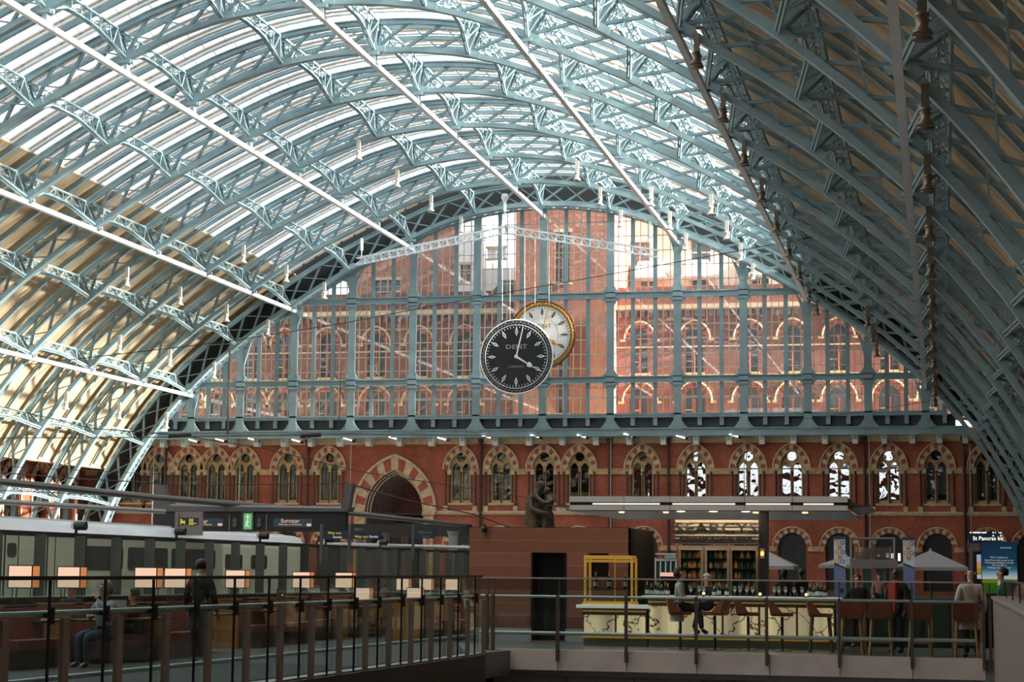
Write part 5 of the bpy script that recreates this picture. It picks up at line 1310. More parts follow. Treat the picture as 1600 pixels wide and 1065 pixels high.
# ------------------------------------------------------------ overhead beams and wires
CABM = mat('dark_overhead_beam', (.09,.085,.08), .4)
def line3(name, label, cat, pts, r, m_, n=6, grp=None):
    m = MB(); q = [P(*p) for p in pts]; o0 = q[0].copy(); m.tube([v-o0 for v in q], r, n); return tag(m.build(name, m_, None, loc=o0), label, cat, grp)
line3('overhead_beam', 'long dark round conductor beam above the trains', 'beam', [(-40,748,60),(240,777,73),(560,803,95),(735,821,121)], .14, CABM, 8)
line3('overhead_tube', 'grey overhead tube ending at the dark signs gantry', 'beam', [(-40,781,62),(257,799,78)], .10, mat('grey_tube', (.26,.25,.23), .4), 8)
WIRE = mat('black_wire', (.015,.015,.015), .5)
for i, (lb, pts, r) in enumerate([
    ('long thin wire rising right across the whole glazed screen', [(-20,577,118),(365,532,118),(540,504,118),(700,473,119),(960,427,120),(1240,376,121),(1620,300,122)], .03),
    ('thin wire sloping down past the left half of the glass screen foot', [(-20,630,112),(145,669,112),(285,680,112)], .03),
    ('thin wire crossing the brick wall from left beam to the kiosk', [(240,676,112),(290,681,112),(410,700,112),(560,736,112),(830,778,114)], .03),
    ('dark wire running level with the foot of the blue beam', [(-20,684,114),(240,683,114),(545,678,114),(760,680,114)], .03),
    ('dark catenary wire above the signs gantry', [(-20,736,66),(100,746,70),(290,757,78),(545,755,80)], .025),
    ('pale catenary wire below the black one', [(-20,765,70),(240,776,84),(560,800,100),(760,808,104)], .02),
    ('wire falling from the gantry towards the kiosk', [(550,757,80),(640,782,88),(740,803,96),(830,836,104)], .03),
    ('upper pale contact wire at far left', [(-20,727,90),(180,737,100),(320,744,108)], .02),
    ('thin line across the right part of the screen glass', [(1240,656,135),(1360,642,135),(1500,618,136)], .02)]):
    line3('wire', lb, 'wire', pts, r, WIRE)
for i, (lb, pts, r) in enumerate([('vertical black drop rod in front of the left panes', [(360,530,118),(357,600,118),(356,678,118)], .07), ('vertical dropper below the long wire left of the clocks', [(531,506,118),(532,600,118),(529,672,118)], .03)]):
    line3('dropper', lb, 'wire', pts, r, WIRE)
for i, (a, b) in enumerate(((265,297),(471,500))):
    q0, q1 = P(a,681,113), P(b,679,113); m = MB(); n = 9
    for k in range(n): m.ball((q1-q0)*(k/(n-1)), .09, .16, .16, 8, 6)
    tag(m.build('insulator', WIRE, None, loc=q0), 'black ribbed insulator on the level wire, %s one' % ('left','right')[i], 'insulator', 'insulators on the wire')
# ------------------------------------------------------------ signs gantry
YG = 80.0
gx = lambda px: P(px, 810, YG).x; gz = lambda py: P(400, py, YG).z
c = gx(392); GR = mat('dark_grey_gantry', (.085,.085,.09), .45); GRL = mat('brown_grey_panel', (.21,.18,.165), .5)
t = thing('display_gantry', 'dark signs gantry with train displays spanning above the platform', 'gantry', (c, YG, 0))
m = MB(); m.hexa([(gx(244)-c,-.3,gz(799)),(gx(546)-c,-.3,gz(799)),(gx(546)-c,.5,gz(799)),(gx(244)-c,.5,gz(799)),(gx(244)-c,-.3,gz(790)),(gx(546)-c,-.3,gz(794)),(gx(546)-c,.9,gz(790)),(gx(244)-c,.9,gz(786))]); m.build('roof_beam', GR, t)
for a, b, s in ((242,258,1),(530,547,1)):
    m = MB(); m.plate([(gx(a+ (0 if a < 300 else 4))-c,gz(796)),(gx(b+6)-c if a < 300 else gx(b)-c,gz(796)),(gx(b)-c if a < 300 else gx(b+5)-c,gz(758 if a < 300 else 755)),(gx(a)-c if a < 300 else gx(b-5)-c,gz(757 if a < 300 else 755))], [], -.2, .2); m.build('upright_fin', GR, t)
m = MB(); m.box(gx(242)-c,gx(541)-c,-.15,.3,gz(830),gz(799)); m.build('display_case', mat('near_black_case', (.008,.009,.012), .5), t)
m = MB(); m.box(gx(382)-c,gx(399)-c,-.25,-.1,gz(829),gz(793)); m.build('centre_panel', mat('slate_panel', (.10,.10,.115), .5), t)
m = MB(); m.box(gx(385)-c,gx(396.5)-c,-.30,-.25,gz(826.5),gz(802.5)); ex = m.build('exit_sign', emis('green_exit', (.22,.62,.25), .75), t)
m = MB(); WHT = emis('exit_white', (.9,1,.9), .9); xx = gx(390.7)-c; z = gz(814)
m.ball((xx,-.31,z+.05),.035,.01,.035); m.bar((xx,-.31,z),(xx-.04,-.31,z-.14), .05, .02, (0,1,0)); m.bar((xx-.04,-.31,z-.13),(xx+.05,-.31,z-.25), .03, .02, (0,1,0)); m.bar((xx-.04,-.31,z-.13),(xx-.1,-.31,z-.24), .03, .02, (0,1,0)); m.bar((xx-.08,-.31,z-.05),(xx+.07,-.31,z-.04), .025, .02, (0,1,0))
m.bar((xx,-.31,z+.30),(xx,-.31,z+.14), .03, .02, (0,1,0)); m.bar((xx-.06,-.31,z+.2),(xx,-.31,z+.13), .025, .02, (0,1,0)); m.bar((xx+.06,-.31,z+.2),(xx,-.31,z+.13), .025, .02, (0,1,0)); m.build('running_figure', WHT, t)
SCRD = emis('dim_display', (.035,.05,.062), 1)
for a, b in ((317,351),(429.5,489.5)):
    m = MB(); m.box(gx(a)-c,gx(b)-c,-.18,-.15,gz(823),gz(810)); m.build('display_screen', SCRD, t)
ORT = emis('orange_text', (.85,.5,.32), .9)
text('Eurostar', .25, (gx(456)-c,-.2,gz(813.5)), ORT, t, ext=.004); text('Welcome to St Pancras', .115, (gx(456)-c,-.2,gz(819)), ORT, t, ext=.004)
text('star', .25, (gx(321)-c,-.2,gz(814.5)), ORT, t, ext=.004); text('St Pancras', .115, (gx(326)-c,-.2,gz(819.5)), ORT, t, ext=.004)
for px in (485,346.5): m = MB(); m.box(gx(px-3.5)-c,gx(px+3.5)-c,-.2,-.18,gz(821.5),gz(817.5)); m.build('orange_time_box', ORT, t)
for px in (361,419): 
    m = MB(); m.box(gx(px)-c-.02,gx(px)-c+.02,-.2,-.15,gz(829),gz(803)); m.build('case_joint', GRL, t)
for px in (370,408):
    m = MB()
    for pz in (813,820): m.lathe((gx(px)-c,-.2,gz(pz)), [(.12,0),(.09,.05)], 12, 'Y')
    m.build('loudspeaker', GR, t)
YG2 = 74.0; g2 = lambda px: P(px, 820, YG2).x; h2 = lambda py: P(295, py, YG2).z; c = g2(295)
t = thing('facilities_sign', 'brown-grey hanging panel with yellow symbols on navy', 'sign', (c, YG2, 0))
m = MB(); m.box(g2(274)-c,g2(316)-c,0,.1,h2(836),h2(799)); m.box(g2(274)-c,g2(279)-c,-.06,.1,h2(836),h2(799)); m.build('panel', GRL, t)
m = MB(); m.box(g2(280.5)-c,g2(310)-c,-.03,0,h2(819.5),h2(808.5)); m.build('navy_field', mat('navy_sign', (.012,.025,.06), .5), t)
YEL = emis('yellow_symbol', (.80,.62,.08), .8); m = MB(); z = h2(816); x = g2(286)-c
m.box(x-.1,x-.07,-.05,-.03,z-.08,z+.16); m.box(x+.07,x+.1,-.05,-.03,z-.08,z+.08); m.box(x-.1,x+.1,-.05,-.03,z-.03,z+.06); m.ball((x-.04,-.04,z+.1),.03,.01,.03)
x = g2(300)-c
for q in range(3): m.box(x-.11+q*.07,x-.08+q*.07,-.05,-.03,z-.07,z+.16)
m.box(x-.14,x+.08,-.05,-.03,z-.09,z-.06); m.box(x+.08,x+.22,-.05,-.03,z-.05,z-.02); m.build('yellow_symbols', YEL, t)
SGB = mat('navy_way_sign', (.012,.026,.055), .5); WT2 = emis('white_sign_text', (.8,.82,.82), .8)
def waysign(label, px0, px1, py0, py1, Y, lines, post=True):
    a, b = P(px0,py0,Y), P(px1,py1,Y); c = (a.x+b.x)/2; t = thing('way_out_sign', label, 'sign', (c, Y, 0), group='navy way out signs'); w_ = (b.x-a.x)/2
    m = MB(); m.box(-w_,w_,0,.12,b.z,a.z); m.build('sign_board', SGB, t)
    if post: m = MB(); m.box(-w_-.12,-w_,0,.1,b.z-1,a.z+.3); m.build('post', GR, t)
    for s_, fx, fz_, sz_, mm in lines: text(s_, sz_*(a.z-b.z), (-w_+2*w_*fx,-.02,b.z+(a.z-b.z)*fz_), mm, t, ext=.004, sx=1.15)
    return t
waysign('two-line navy exit sign under the right end of the signs gantry', 504, 543, 829, 842, 78, [('Way out ↻'.replace(' ↻',''),.48,.75,.42,YEL),('Sortie',.6,.25,.42,WT2)])
s_ = waysign('one-line navy exit sign just right of the signs gantry', 548, 592, 829, 842, 79, [('Way out',.38,.3,.42,YEL),('Sortie',.82,.3,.42,WT2)])
waysign('small navy hanging sign in front of the bright passage door', 647, 678, 828, 841, 90, [('Way out',.55,.75,.42,mat('dull_yellow', (.35,.27,.05), .6)),('Sortie',.6,.25,.36,mat('dull_white', (.18,.2,.2), .6))])
# dark platform-end canopy, lit pipe and columns beyond the screen
for i, (px, Y, w_, col, lb) in enumerate([(632,122,.45,(.10,.06,.05),'dark pillar left of the bright passage door'),(668+0,124,.25,(.45,.17,.15),'pink pillar below the great arch'),(604,118,.4,(.08,.07,.06),'dark pillar at the left side of the great arch'),(708,112,.6,(.25,.25,.26),'grey metal pillar by the kiosk corner'),(562,105,.5,(.12,.11,.10),'dark grey pillar under the way out signs')]):
    p = P(px, 860, Y); m = MB(); m.lathe((0,0,0), [(w_*.7,0),(w_*.6,.3),(w_*.5,.4),(w_*.5,3.6),(w_*.7,3.9)], 12); tag(m.build('platform_column', mat('column_tint_%s' % 'abcde'[i], col, .5), None, loc=(p.x,Y,0)), lb, 'column')
p = P(620,815,120); m = MB(); m.box(-5,5,-.4,.4,3.7,4.5); tag(m.build('dark_canopy_beam', BLACK, None, loc=(p.x,120,0)), 'black beam crossing under the great arch', 'beam')
p = P(640,846,100); m = MB(); m.tube([(-5.2,0,0),(5.2,0,-.2)], .1, 8); tag(m.build('silver_pipe', mat('silver_pipe_metal', (.4,.38,.36), .3, .6), None, loc=(p.x,100,P(640,850,100).z)), 'silver pipe low in front of the great arch', 'pipe')

# dark sheet that paints the shade on the floor under the booths
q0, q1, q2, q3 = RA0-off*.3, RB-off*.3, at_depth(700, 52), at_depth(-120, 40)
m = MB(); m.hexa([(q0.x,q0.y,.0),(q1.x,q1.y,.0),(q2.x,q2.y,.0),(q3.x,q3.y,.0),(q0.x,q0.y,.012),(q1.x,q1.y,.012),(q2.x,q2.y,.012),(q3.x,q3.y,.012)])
tag(m.build('floor_shade', mat('floor_shade_tone', (.045,.052,.05), .9, 0, .2, 4)), 'dark green-grey sheet standing for shade on the floor under the booths', 'floor_shade')
# ------------------------------------------------------------ people
SK1 = mat('light_skin', (.68,.40,.29), .6); SK2 = mat('dark_skin', (.09,.045,.03), .5)
def skin(name, V, E, m_, parent, sub=1, loc=None):
    names = list(V); idx = {n: i for i, n in enumerate(names)}
    me = bpy.data.meshes.new(name); me.from_pydata([V[n][0] for n in names], [(idx[a], idx[b]) for a, b in E], []); me.materials.append(m_)
    o = bpy.data.objects.new(name, me); C.objects.link(o)
    if parent: o.parent = parent
    if loc is not None: o.location = loc
    md = o.modifiers.new('skin', 'SKIN'); md.use_smooth_shade = True; md.branch_smoothing = .4
    if not me.skin_vertices: bm = bmesh.new(); bm.from_mesh(me); bm.verts.layers.skin.verify(); bm.to_mesh(me); bm.free()
    for n, i in idx.items():
        r = V[n][1]; r = r if isinstance(r, tuple) else (r, r); me.skin_vertices[0].data[i].radius = r; me.skin_vertices[0].data[i].use_root = (i == 0)
    s = o.modifiers.new('round', 'SUBSURF'); s.levels = sub; s.render_levels = sub
    return o
def chain(*a): return list(zip(a, a[1:]))
def person(label, loc, rz, pose, skinm, cloth, trous, hairm, hair='short', sc=1, coat=False, arms=None, shoe=None, scarf=None, collar=None):
    t = thing('person', label, 'person', loc, rz); t.scale = (sc, sc, sc)
    sit = pose.startswith('sit'); zp = {'stand': .93, 'sit': .88, 'sitlow': .57}[pose]    # pelvis height
    d = zp-.93
    J = {'pelvis': ((0,0,zp),(.15,.11)), 'belly': ((0,.01,1.10+d),(.14,.11)), 'chest': ((0,.0,1.30+d),(.17,.12)), 'neckb': ((0,-.01,1.44+d),.07), 'neck': ((0,.01,1.50+d),.052),
         'jaw': ((0,.035,1.565+d),.065), 'head': ((0,.02,1.64+d),(.085,.095)), 'crown': ((0,.0,1.705+d),(.07,.08)), 'nose': ((0,.125,1.625+d),.012), 'chin': ((0,.095,1.56+d),.025)}
    E = chain('pelvis','belly','chest','neckb','neck','jaw','head','crown')+[('head','nose'),('jaw','chin')]
    A_ = arms or {}
    for s, S in ((-1,'l'),(1,'r')):
        el, wr = A_.get(S, ((s*.27,-.03,1.10+d),(s*.27,.10,.88+d))) if not sit else A_.get(S, ((s*.25,.05,1.12+d),(s*.16,.32,1.10+d)))
        J['sh'+S] = ((s*.185,-.01,1.39+d),.062); J['el'+S] = (el,.045); J['wr'+S] = (wr,.028)
        dv = (Vector(wr)-Vector(el)).normalized(); pal = Vector(wr)+dv*.06; J['pa'+S] = (tuple(pal),(.036,.02))
        E += [('chest','sh'+S),('sh'+S,'el'+S),('el'+S,'wr'+S),('wr'+S,'pa'+S)]
        sd = dv.cross(Vector((0,0,1))); sd = sd.normalized() if sd.length > .1 else Vector((0,1,0)); bend = sd.cross(dv)
        for k in range(4):
            ln = (.075,.085,.08,.062)[k]; b = pal+dv*.035+sd*(-.027+.018*k); J['f%d%s' % (k,S)] = (tuple(b),.010)
            J['g%d%s' % (k,S)] = (tuple(b+dv*ln*.5-bend*.008),.009); J['h%d%s' % (k,S)] = (tuple(b+dv*ln*.85-bend*.03),.007); E += chain('pa'+S,'f%d%s' % (k,S),'g%d%s' % (k,S),'h%d%s' % (k,S))
        tb = pal-dv*.02-sd*.035; J['t0'+S] = (tuple(tb),.011); J['t1'+S] = (tuple(tb+dv*.04-sd*.015),.009); E += chain('pa'+S,'t0'+S,'t1'+S)
        if not sit: hp, kn, an, to = (s*.09,0,zp-.03), (s*.10,.02,.49), (s*.10,-.02,.08), (s*.13,.13,.035)
        elif pose == 'sit': hp, kn, an, to = (s*.09,.03,zp-.02), (s*.12,.42,zp-.04), (s*.10,.38+.08*s,zp-.46), (s*.12,.52+.08*s,zp-.53)
        else: hp, kn, an, to = (s*.09,.03,zp-.02), (s*.12,.42,zp-.06), (s*.12,.40,.08), (s*.13,.54,.035)
        J['hp'+S] = (hp,.095); J['kn'+S] = (kn,.058); J['an'+S] = (an,.038); J['to'+S] = (to,.035)
        E += [('pelvis','hp'+S),('hp'+S,'kn'+S),('kn'+S,'an'+S),('an'+S,'to'+S)]
    skin('body', J, E, skinm, t)
    def sub(names, E2, g, nm, m_, ov={}):
        V = {n: (ov.get(n, J[n][0]), tuple(x+g for x in (J[n][1] if isinstance(J[n][1], tuple) else (J[n][1],)*2))) for n in names}; return skin(nm, V, E2, m_, t)
    up = ['pelvis','belly','chest','neckb']+[a+S for S in 'lr' for a in ('sh','el','wr')]
    sub(up, chain('pelvis','belly','chest','neckb')+[e for S in 'lr' for e in (('chest','sh'+S),('sh'+S,'el'+S),('el'+S,'wr'+S))], .022, 'jacket' if coat else 'shirt', cloth)
    lo = ['pelvis']+[a+S for S in 'lr' for a in ('hp','kn','an')]
    sub(lo, [e for S in 'lr' for e in (('pelvis','hp'+S),('hp'+S,'kn'+S),('kn'+S,'an'+S))], .018, 'trousers', trous)
    if coat == 'long':
        m = MB(); z = zp; prof = [(.20,.1),(.22,-.1),(.25,-.38)] if not sit else [(.19,.12),(.21,-.08),(.20,-.3)]
        b = len(m.v)
        for i, (r, dz) in enumerate(prof):
            for k in range(12): a = 2*PI*k/12; m.v.append((r*math.cos(a), r*.75*math.sin(a)-(.02 if not sit else .06), z+dz))
        for i in range(2):
            for k in range(12): l = (k+1) % 12; m.f.append((i*12+k, i*12+l, (i+1)*12+l, (i+1)*12+k))
        m.build('coat_skirt', cloth, t, smooth=True)
    for S in 'lr': skin('shoe', {'a': (J['an'+S][0],.05), 'b': (tuple(Vector(J['to'+S][0])*.6+Vector(J['an'+S][0])*.4-Vector((0,0,.02))),.045), 'c': (J['to'+S][0],.04)}, chain('a','b','c'), shoe or BLACK, t)
    hz = 1.66+d
    if hair != 'bald':
        m = MB(); m.ball((0,-.02,hz+.012),.102,.112,.11, 14, 10)
        keep = []
        for f in m.f:
            c_ = [sum(m.v[i][k] for i in f)/len(f) for k in range(3)]
            if not (c_[1] > .035 and c_[2] < hz+.055) and not (c_[2] < hz-.06 and hair == 'short'): keep.append(f)
        m.f = keep
        if hair == 'long': m.ball((0,-.06,hz-.10),.10,.07,.14,10,8)
        if hair == 'bob': m.ball((0,-.045,hz-.03),.115,.095,.12,12,8)
        m.build('hair', hairm, t, smooth=True)
    e = MB()
    for s in (-1,1): e.ball((s*.034,.103,hz-.005),.012,.008,.008,8,6)
    e.build('eyes', MATS['dark_shelf_glass'], t); m = MB(); m.ball((0,.108,hz-.068),.026,.008,.007,8,6); m.build('mouth', mat('lip', (.30,.10,.08), .5), t)
    m = MB()
    for s in (-1,1): m.ball((s*.092,.015,hz-.01),.012,.022,.032,8,6)
    m.build('ears', skinm, t, smooth=True)
    if collar: m = MB(); m.lathe((0,0,1.44+d), [(.10,-.02),(.075,.085)], 12); m.build('collar', collar, t, smooth=True)
    if scarf: m = MB(); m.lathe((0,.0,1.42+d), [(.11,0),(.085,.08)], 12); m.hexa([(-.09,.10,.85+d),(.09,.10,.85+d),(.09,.19,.85+d),(-.09,.19,.85+d),(-.09,.08,1.44+d),(.09,.08,1.44+d),(.09,.17,1.44+d),(-.09,.17,1.44+d)]); m.build('red_shirt_front', scarf, t, smooth=True)
    return t
DCL = mat('black_cloth', (.02,.02,.022), .85); GCL = mat('grey_tweed', (.58,.56,.50), .9, 0, .2, 40); BEI = mat('beige_shirt', (.78,.68,.58), .85); NAV = mat('dark_teal_suit', (.025,.055,.065), .7); BLU = mat('pale_blue_knit', (.34,.42,.50), .9)
RED = mat('red_cloth', (.50,.03,.03), .7); WHC = mat('white_collar', (.7,.72,.74), .7); HD = mat('dark_hair', (.015,.012,.01), .6); HG = mat('blond_grey_hair', (.36,.28,.19), .7); HB = mat('brown_hair', (.07,.035,.025), .6); JEAN = mat('blue_jeans', (.06,.09,.14), .9)
def pat(px, Y): q = P(px, 900, Y); return (q.x, Y, 0)
person('seated woman in a long grey coat and black boots at the bar', pat(1062, YST), -PI/2+.15, 'sit', SK1, GCL, DCL, HD, 'bob', coat='long')
person('seated person in dark clothes with a pale cap behind the black bag', pat(1104, 42.4), PI, 'stand', SK1, DCL, DCL, mat('pale_cap', (.5,.52,.55), .8), 'short', sc=.90)
person('dark-clothed person at a table just right of the bar column', pat(1226, 54), -.4, 'stand', SK2, DCL, DCL, HD, 'bob', sc=.97)
person('second dark-clothed person right of the bar column, leaning in', pat(1252, 55), .6, 'stand', SK2, DCL, DCL, HD, 'short', sc=.98)
person('seated person with dark brown hair below the steel door frame', pat(1339, 43.0), PI, 'stand', SK1, DCL, DCL, HB, 'bob', sc=.91)
person('standing man in dark jacket over a red shirt, facing left', pat(1401, 40.4), PI*.80, 'stand', SK2, DCL, DCL, HD, 'bald', sc=1.0, coat=True, scarf=RED)
person('balding man in a loose beige shirt seen from behind', pat(1516, 38.8), .15, 'stand', SK1, BEI, DCL, HG, 'bald', sc=1.0, coat='long')
person('dark-haired man in a teal suit walking left past the advert', pat(1566, 39.0), PI/2, 'stand', SK1, NAV, NAV, HD, 'short', sc=1.0, coat=True, collar=WHC)
person('woman far off in the doorway of the steel frame', pat(1373, 74.0), PI, 'stand', SK1, mat('pink_top', (.5,.2,.2), .8), DCL, HB, 'bob', sc=.90)
wp = at_depth(325, 33.2); person('waiter in a black waistcoat with white collar seen from behind', (wp.x,wp.y,0), -.1, 'stand', SK1, DCL, DCL, HD, 'short', sc=1.0, coat='long', collar=WHC)
wp = at_depth(178, 31.5); person('seated woman with fair hair and pale blue jumper, hand to her mouth', (wp.x,wp.y,.0), PI-.5, 'sitlow', SK1, BLU, JEAN, HG, 'bob', sc=1.0, arms={'l': ((-.26,.12,.82),(-.04,.16,1.08)), 'r': ((.25,.12,.80),(-.02,.26,.84))})
wp = at_depth(126, 34.5); person('seated figure with grey hair half hidden left of the fair-haired woman', (wp.x,wp.y,.0), PI, 'sitlow', SK1, DCL, DCL, mat('grey_hair', (.3,.3,.28), .7), 'short', sc=.97)
wp = at_depth(222, 33.5); person('seated figure in blue jeans, upper body in the shade of the booth', (wp.x,wp.y,.0), PI/2, 'sitlow', SK1, mat('dark_red_top', (.09,.02,.02), .9), JEAN, HD, 'short', sc=.9)
# ------------------------------------------------------------ bronze statue beyond the kiosk
YST2 = 120.0
def st(px, py, dy=0): q = P(px, py, YST2); return (q.x-SX, dy, q.z)
SX = P(843,800,YST2).x
t = thing('bronze_statue', 'tall bronze statue of an embracing couple beyond the kiosk', 'statue', (SX, YST2, 0))
k_ = P(844,800,YST2).x-P(843,800,YST2).x   # metres per pixel there
V = {'pel': (st(838,818),(.62,.5)), 'bel': (st(836,803),(.55,.48)), 'che': (st(833,786),(.60,.5)), 'upb': (st(836,774),(.50,.42)), 'nec': (st(841,767),.24), 'jaw': (st(845,761),.33), 'hea': (st(844,755.5),(.42,.42)), 'cro': (st(842,749.5),.32), 'nos': (st(851,760),.07),
     'sha': (st(829,776,-.4),.28), 'ela': (st(834,797,-.75),.26), 'wra': (st(851,801,-.8),.17), 'haa': (st(858,803,-.75),.13), 'shb': (st(840,776,.4),.28), 'elb': (st(850,785,.6),.24), 'wrb': (st(862,788,.6),.17)}
Ee = chain('pel','bel','che','upb','nec','jaw','hea','cro')+[('hea','nos'),('upb','sha'),('sha','ela'),('ela','wra'),('wra','haa'),('upb','shb'),('shb','elb'),('elb','wrb')]
for j, dz in enumerate((-.14,-.05,.04,.13)):
    V['f%d' % j] = ((st(861,804,-.72)[0],-.72+j*.02,st(861,804)[2]+dz),.05); V['g%d' % j] = ((st(864,806,-.7)[0],-.66,st(864,806.5)[2]+dz),.045); Ee += chain('haa','f%d' % j,'g%d' % j)
V['th'] = (st(858,800,-.8),.05); Ee.append(('haa','th'))
for s, S in ((-1,'l'),(1,'r')):
    V['h'+S] = ((st(837,825)[0],s*.3,st(837,826)[2]),.42); V['k'+S] = ((st(836,850)[0]+.1*s,s*.32,st(836,850)[2]),.28); V['a'+S] = ((-.3+.2*s,s*.35,1.0),.2); V['t'+S] = ((.25+.2*s,s*.38,.9),.18)
    Ee += [('pel','h'+S),('h'+S,'k'+S),('k'+S,'a'+S),('a'+S,'t'+S)]
skin('man_figure', V, Ee, STATB, t, 2)
V = {'pel': (st(854,816),(.50,.45)), 'bel': (st(854,801),(.38,.36)), 'che': (st(856,787),(.42,.40)), 'upb': (st(857,780),(.36,.36)), 'nec': (st(856,774),.18), 'jaw': (st(853,770.5),.29), 'hea': (st(854.5,764.5),(.38,.38)), 'cro': (st(857,759.5),.29), 'nos': (st(848.5,768),.05),
     'sha': (st(862,783,-.35),.22), 'ela': (st(856,788,-.95),.18), 'wra': (st(845,779,-.85),.13), 'haa': (st(840,772,-.7),.10), 'shb': (st(861,782,.35),.22), 'elb': (st(852,786,.75),.18), 'wrb': (st(842,776,.7),.13)}
Ee = chain('pel','bel','che','upb','nec','jaw','hea','cro')+[('hea','nos'),('upb','sha'),('sha','ela'),('ela','wra'),('wra','haa'),('upb','shb'),('shb','elb'),('elb','wrb')]
for j, dz in enumerate((-.12,-.04,.04,.12)):
    V['f%d' % j] = (tuple(Vector(V['haa'][0])+Vector((-.12,.02,dz+.08))),.045); V['g%d' % j] = (tuple(Vector(V['haa'][0])+Vector((-.22,.08,dz+.12))),.04); Ee += chain('haa','f%d' % j,'g%d' % j)
for s, S in ((-1,'l'),(1,'r')):
    V['h'+S] = ((st(854,824)[0],s*.26,st(854,825)[2]),.36); V['k'+S] = ((st(853,850)[0]+.05*s,s*.26,st(853,850)[2]),.22); V['a'+S] = ((.45-.15*s,s*.25,1.1),.15); V['t'+S] = ((.1-.15*s,s*.27,.85),.13)
    Ee += [('pel','h'+S),('h'+S,'k'+S),('k'+S,'a'+S),('a'+S,'t'+S)]
skin('woman_figure', V, Ee, STATB, t, 2)
m = MB(); b = len(m.v); 
def skirt(m, px, py0, py1, r0, r1):
    b = len(m.v); n = 20
    for i in range(5):
        f = i/4; q = st(px, py0+(py1-py0)*f); r = r0+(r1-r0)*f
        for k in range(n): a = 2*PI*k/n; w_ = 1+.06*math.sin(a*5+i); m.v.append((q[0]+r*w_*math.cos(a), .85*r*w_*math.sin(a), q[2]))
    for i in range(4):
        for k in range(n): l = (k+1) % n; m.f.append((b+i*n+k, b+i*n+l, b+(i+1)*n+l, b+(i+1)*n+k))
skirt(m, 836, 785, 821, .62, .66); m.build('man_coat', STATB, t, smooth=True)
m = MB(); skirt(m, 854, 800, 832, .42, .56); m.build('woman_skirt', STATB, t, smooth=True)
m = MB(); m.lathe((.1,0,0), [(1.7,0),(1.7,.6),(1.5,.8)], 24); m.build('plinth', BRONZE, t)
# ------------------------------------------------------------ hanging truss and clocks
YT = 131.5
def wq(px, py, Y=YT): return P(px, py, Y)
apex = wq(790, 358); le = wq(556, 408); re = wq(1029, 396)
t = thing('lighting_truss', 'white aluminium lattice truss in a shallow V hung below the crown', 'truss', apex)
def truss(m, a, b, w_=.5):
    n = int((b-a).length/.62); up = Vector((0,0,w_)); yy = Vector((0,w_*.8,0))
    cs = [Vector((0,0,0)), up, yy, yy+up]
    for c_ in cs: m.bar(a+c_-up/2, b+c_-up/2, .07, .07)
    for i in range(n):
        p, q = a+(b-a)*i/n-up/2, a+(b-a)*(i+1)/n-up/2
        m.bar(p, p+up, .05, .05); m.bar(p+yy, p+yy+up, .05, .05); m.bar(p+up, q, .04, .04); m.bar(p+yy+up, q+yy, .04, .04); m.bar(p, p+yy, .04, .04); m.bar(p+up, q+up+yy, .04, .04)
m = MB(); truss(m, Vector((0,0,0)), le-apex); m.build('left_arm', ALU, t); m = MB(); truss(m, Vector((.0,0,0)), re-apex); m.build('right_arm', ALU, t)
m = MB(); top = wq(788, 302)-apex
m.tube([(-.35,.2,.2),(top.x,.2,top.z-1.3)], .03, 6); m.tube([(.35,.2,.2),(top.x,.2,top.z-1.3)], .03, 6); m.tube([(top.x,.2,top.z-1.3),(top.x,.2,top.z)], .13, 8); m.lathe((top.x,.2,top.z-.5), [(.2,0),(.28,.25),(.2,.5)], 10); m.build('hanger', ALU, t)
for px, pa, pb in ((565,372,404),(1016,346,393)):
    a, b = wq(px, pa)-apex, wq(px, pb)-apex; m = MB(); m.tube([a, b], .035, 6); m.tube([a, a+(b-a)*.6], .11, 8); m.build('end_hanger', ALU, t)
for px in (785,797,820): 
    a, b = wq(px, 362), wq(px, 500, 130.6); m = MB(); m.tube([a-apex, b-apex], .012, 5); m.build('suspension_wire', ALU, t)
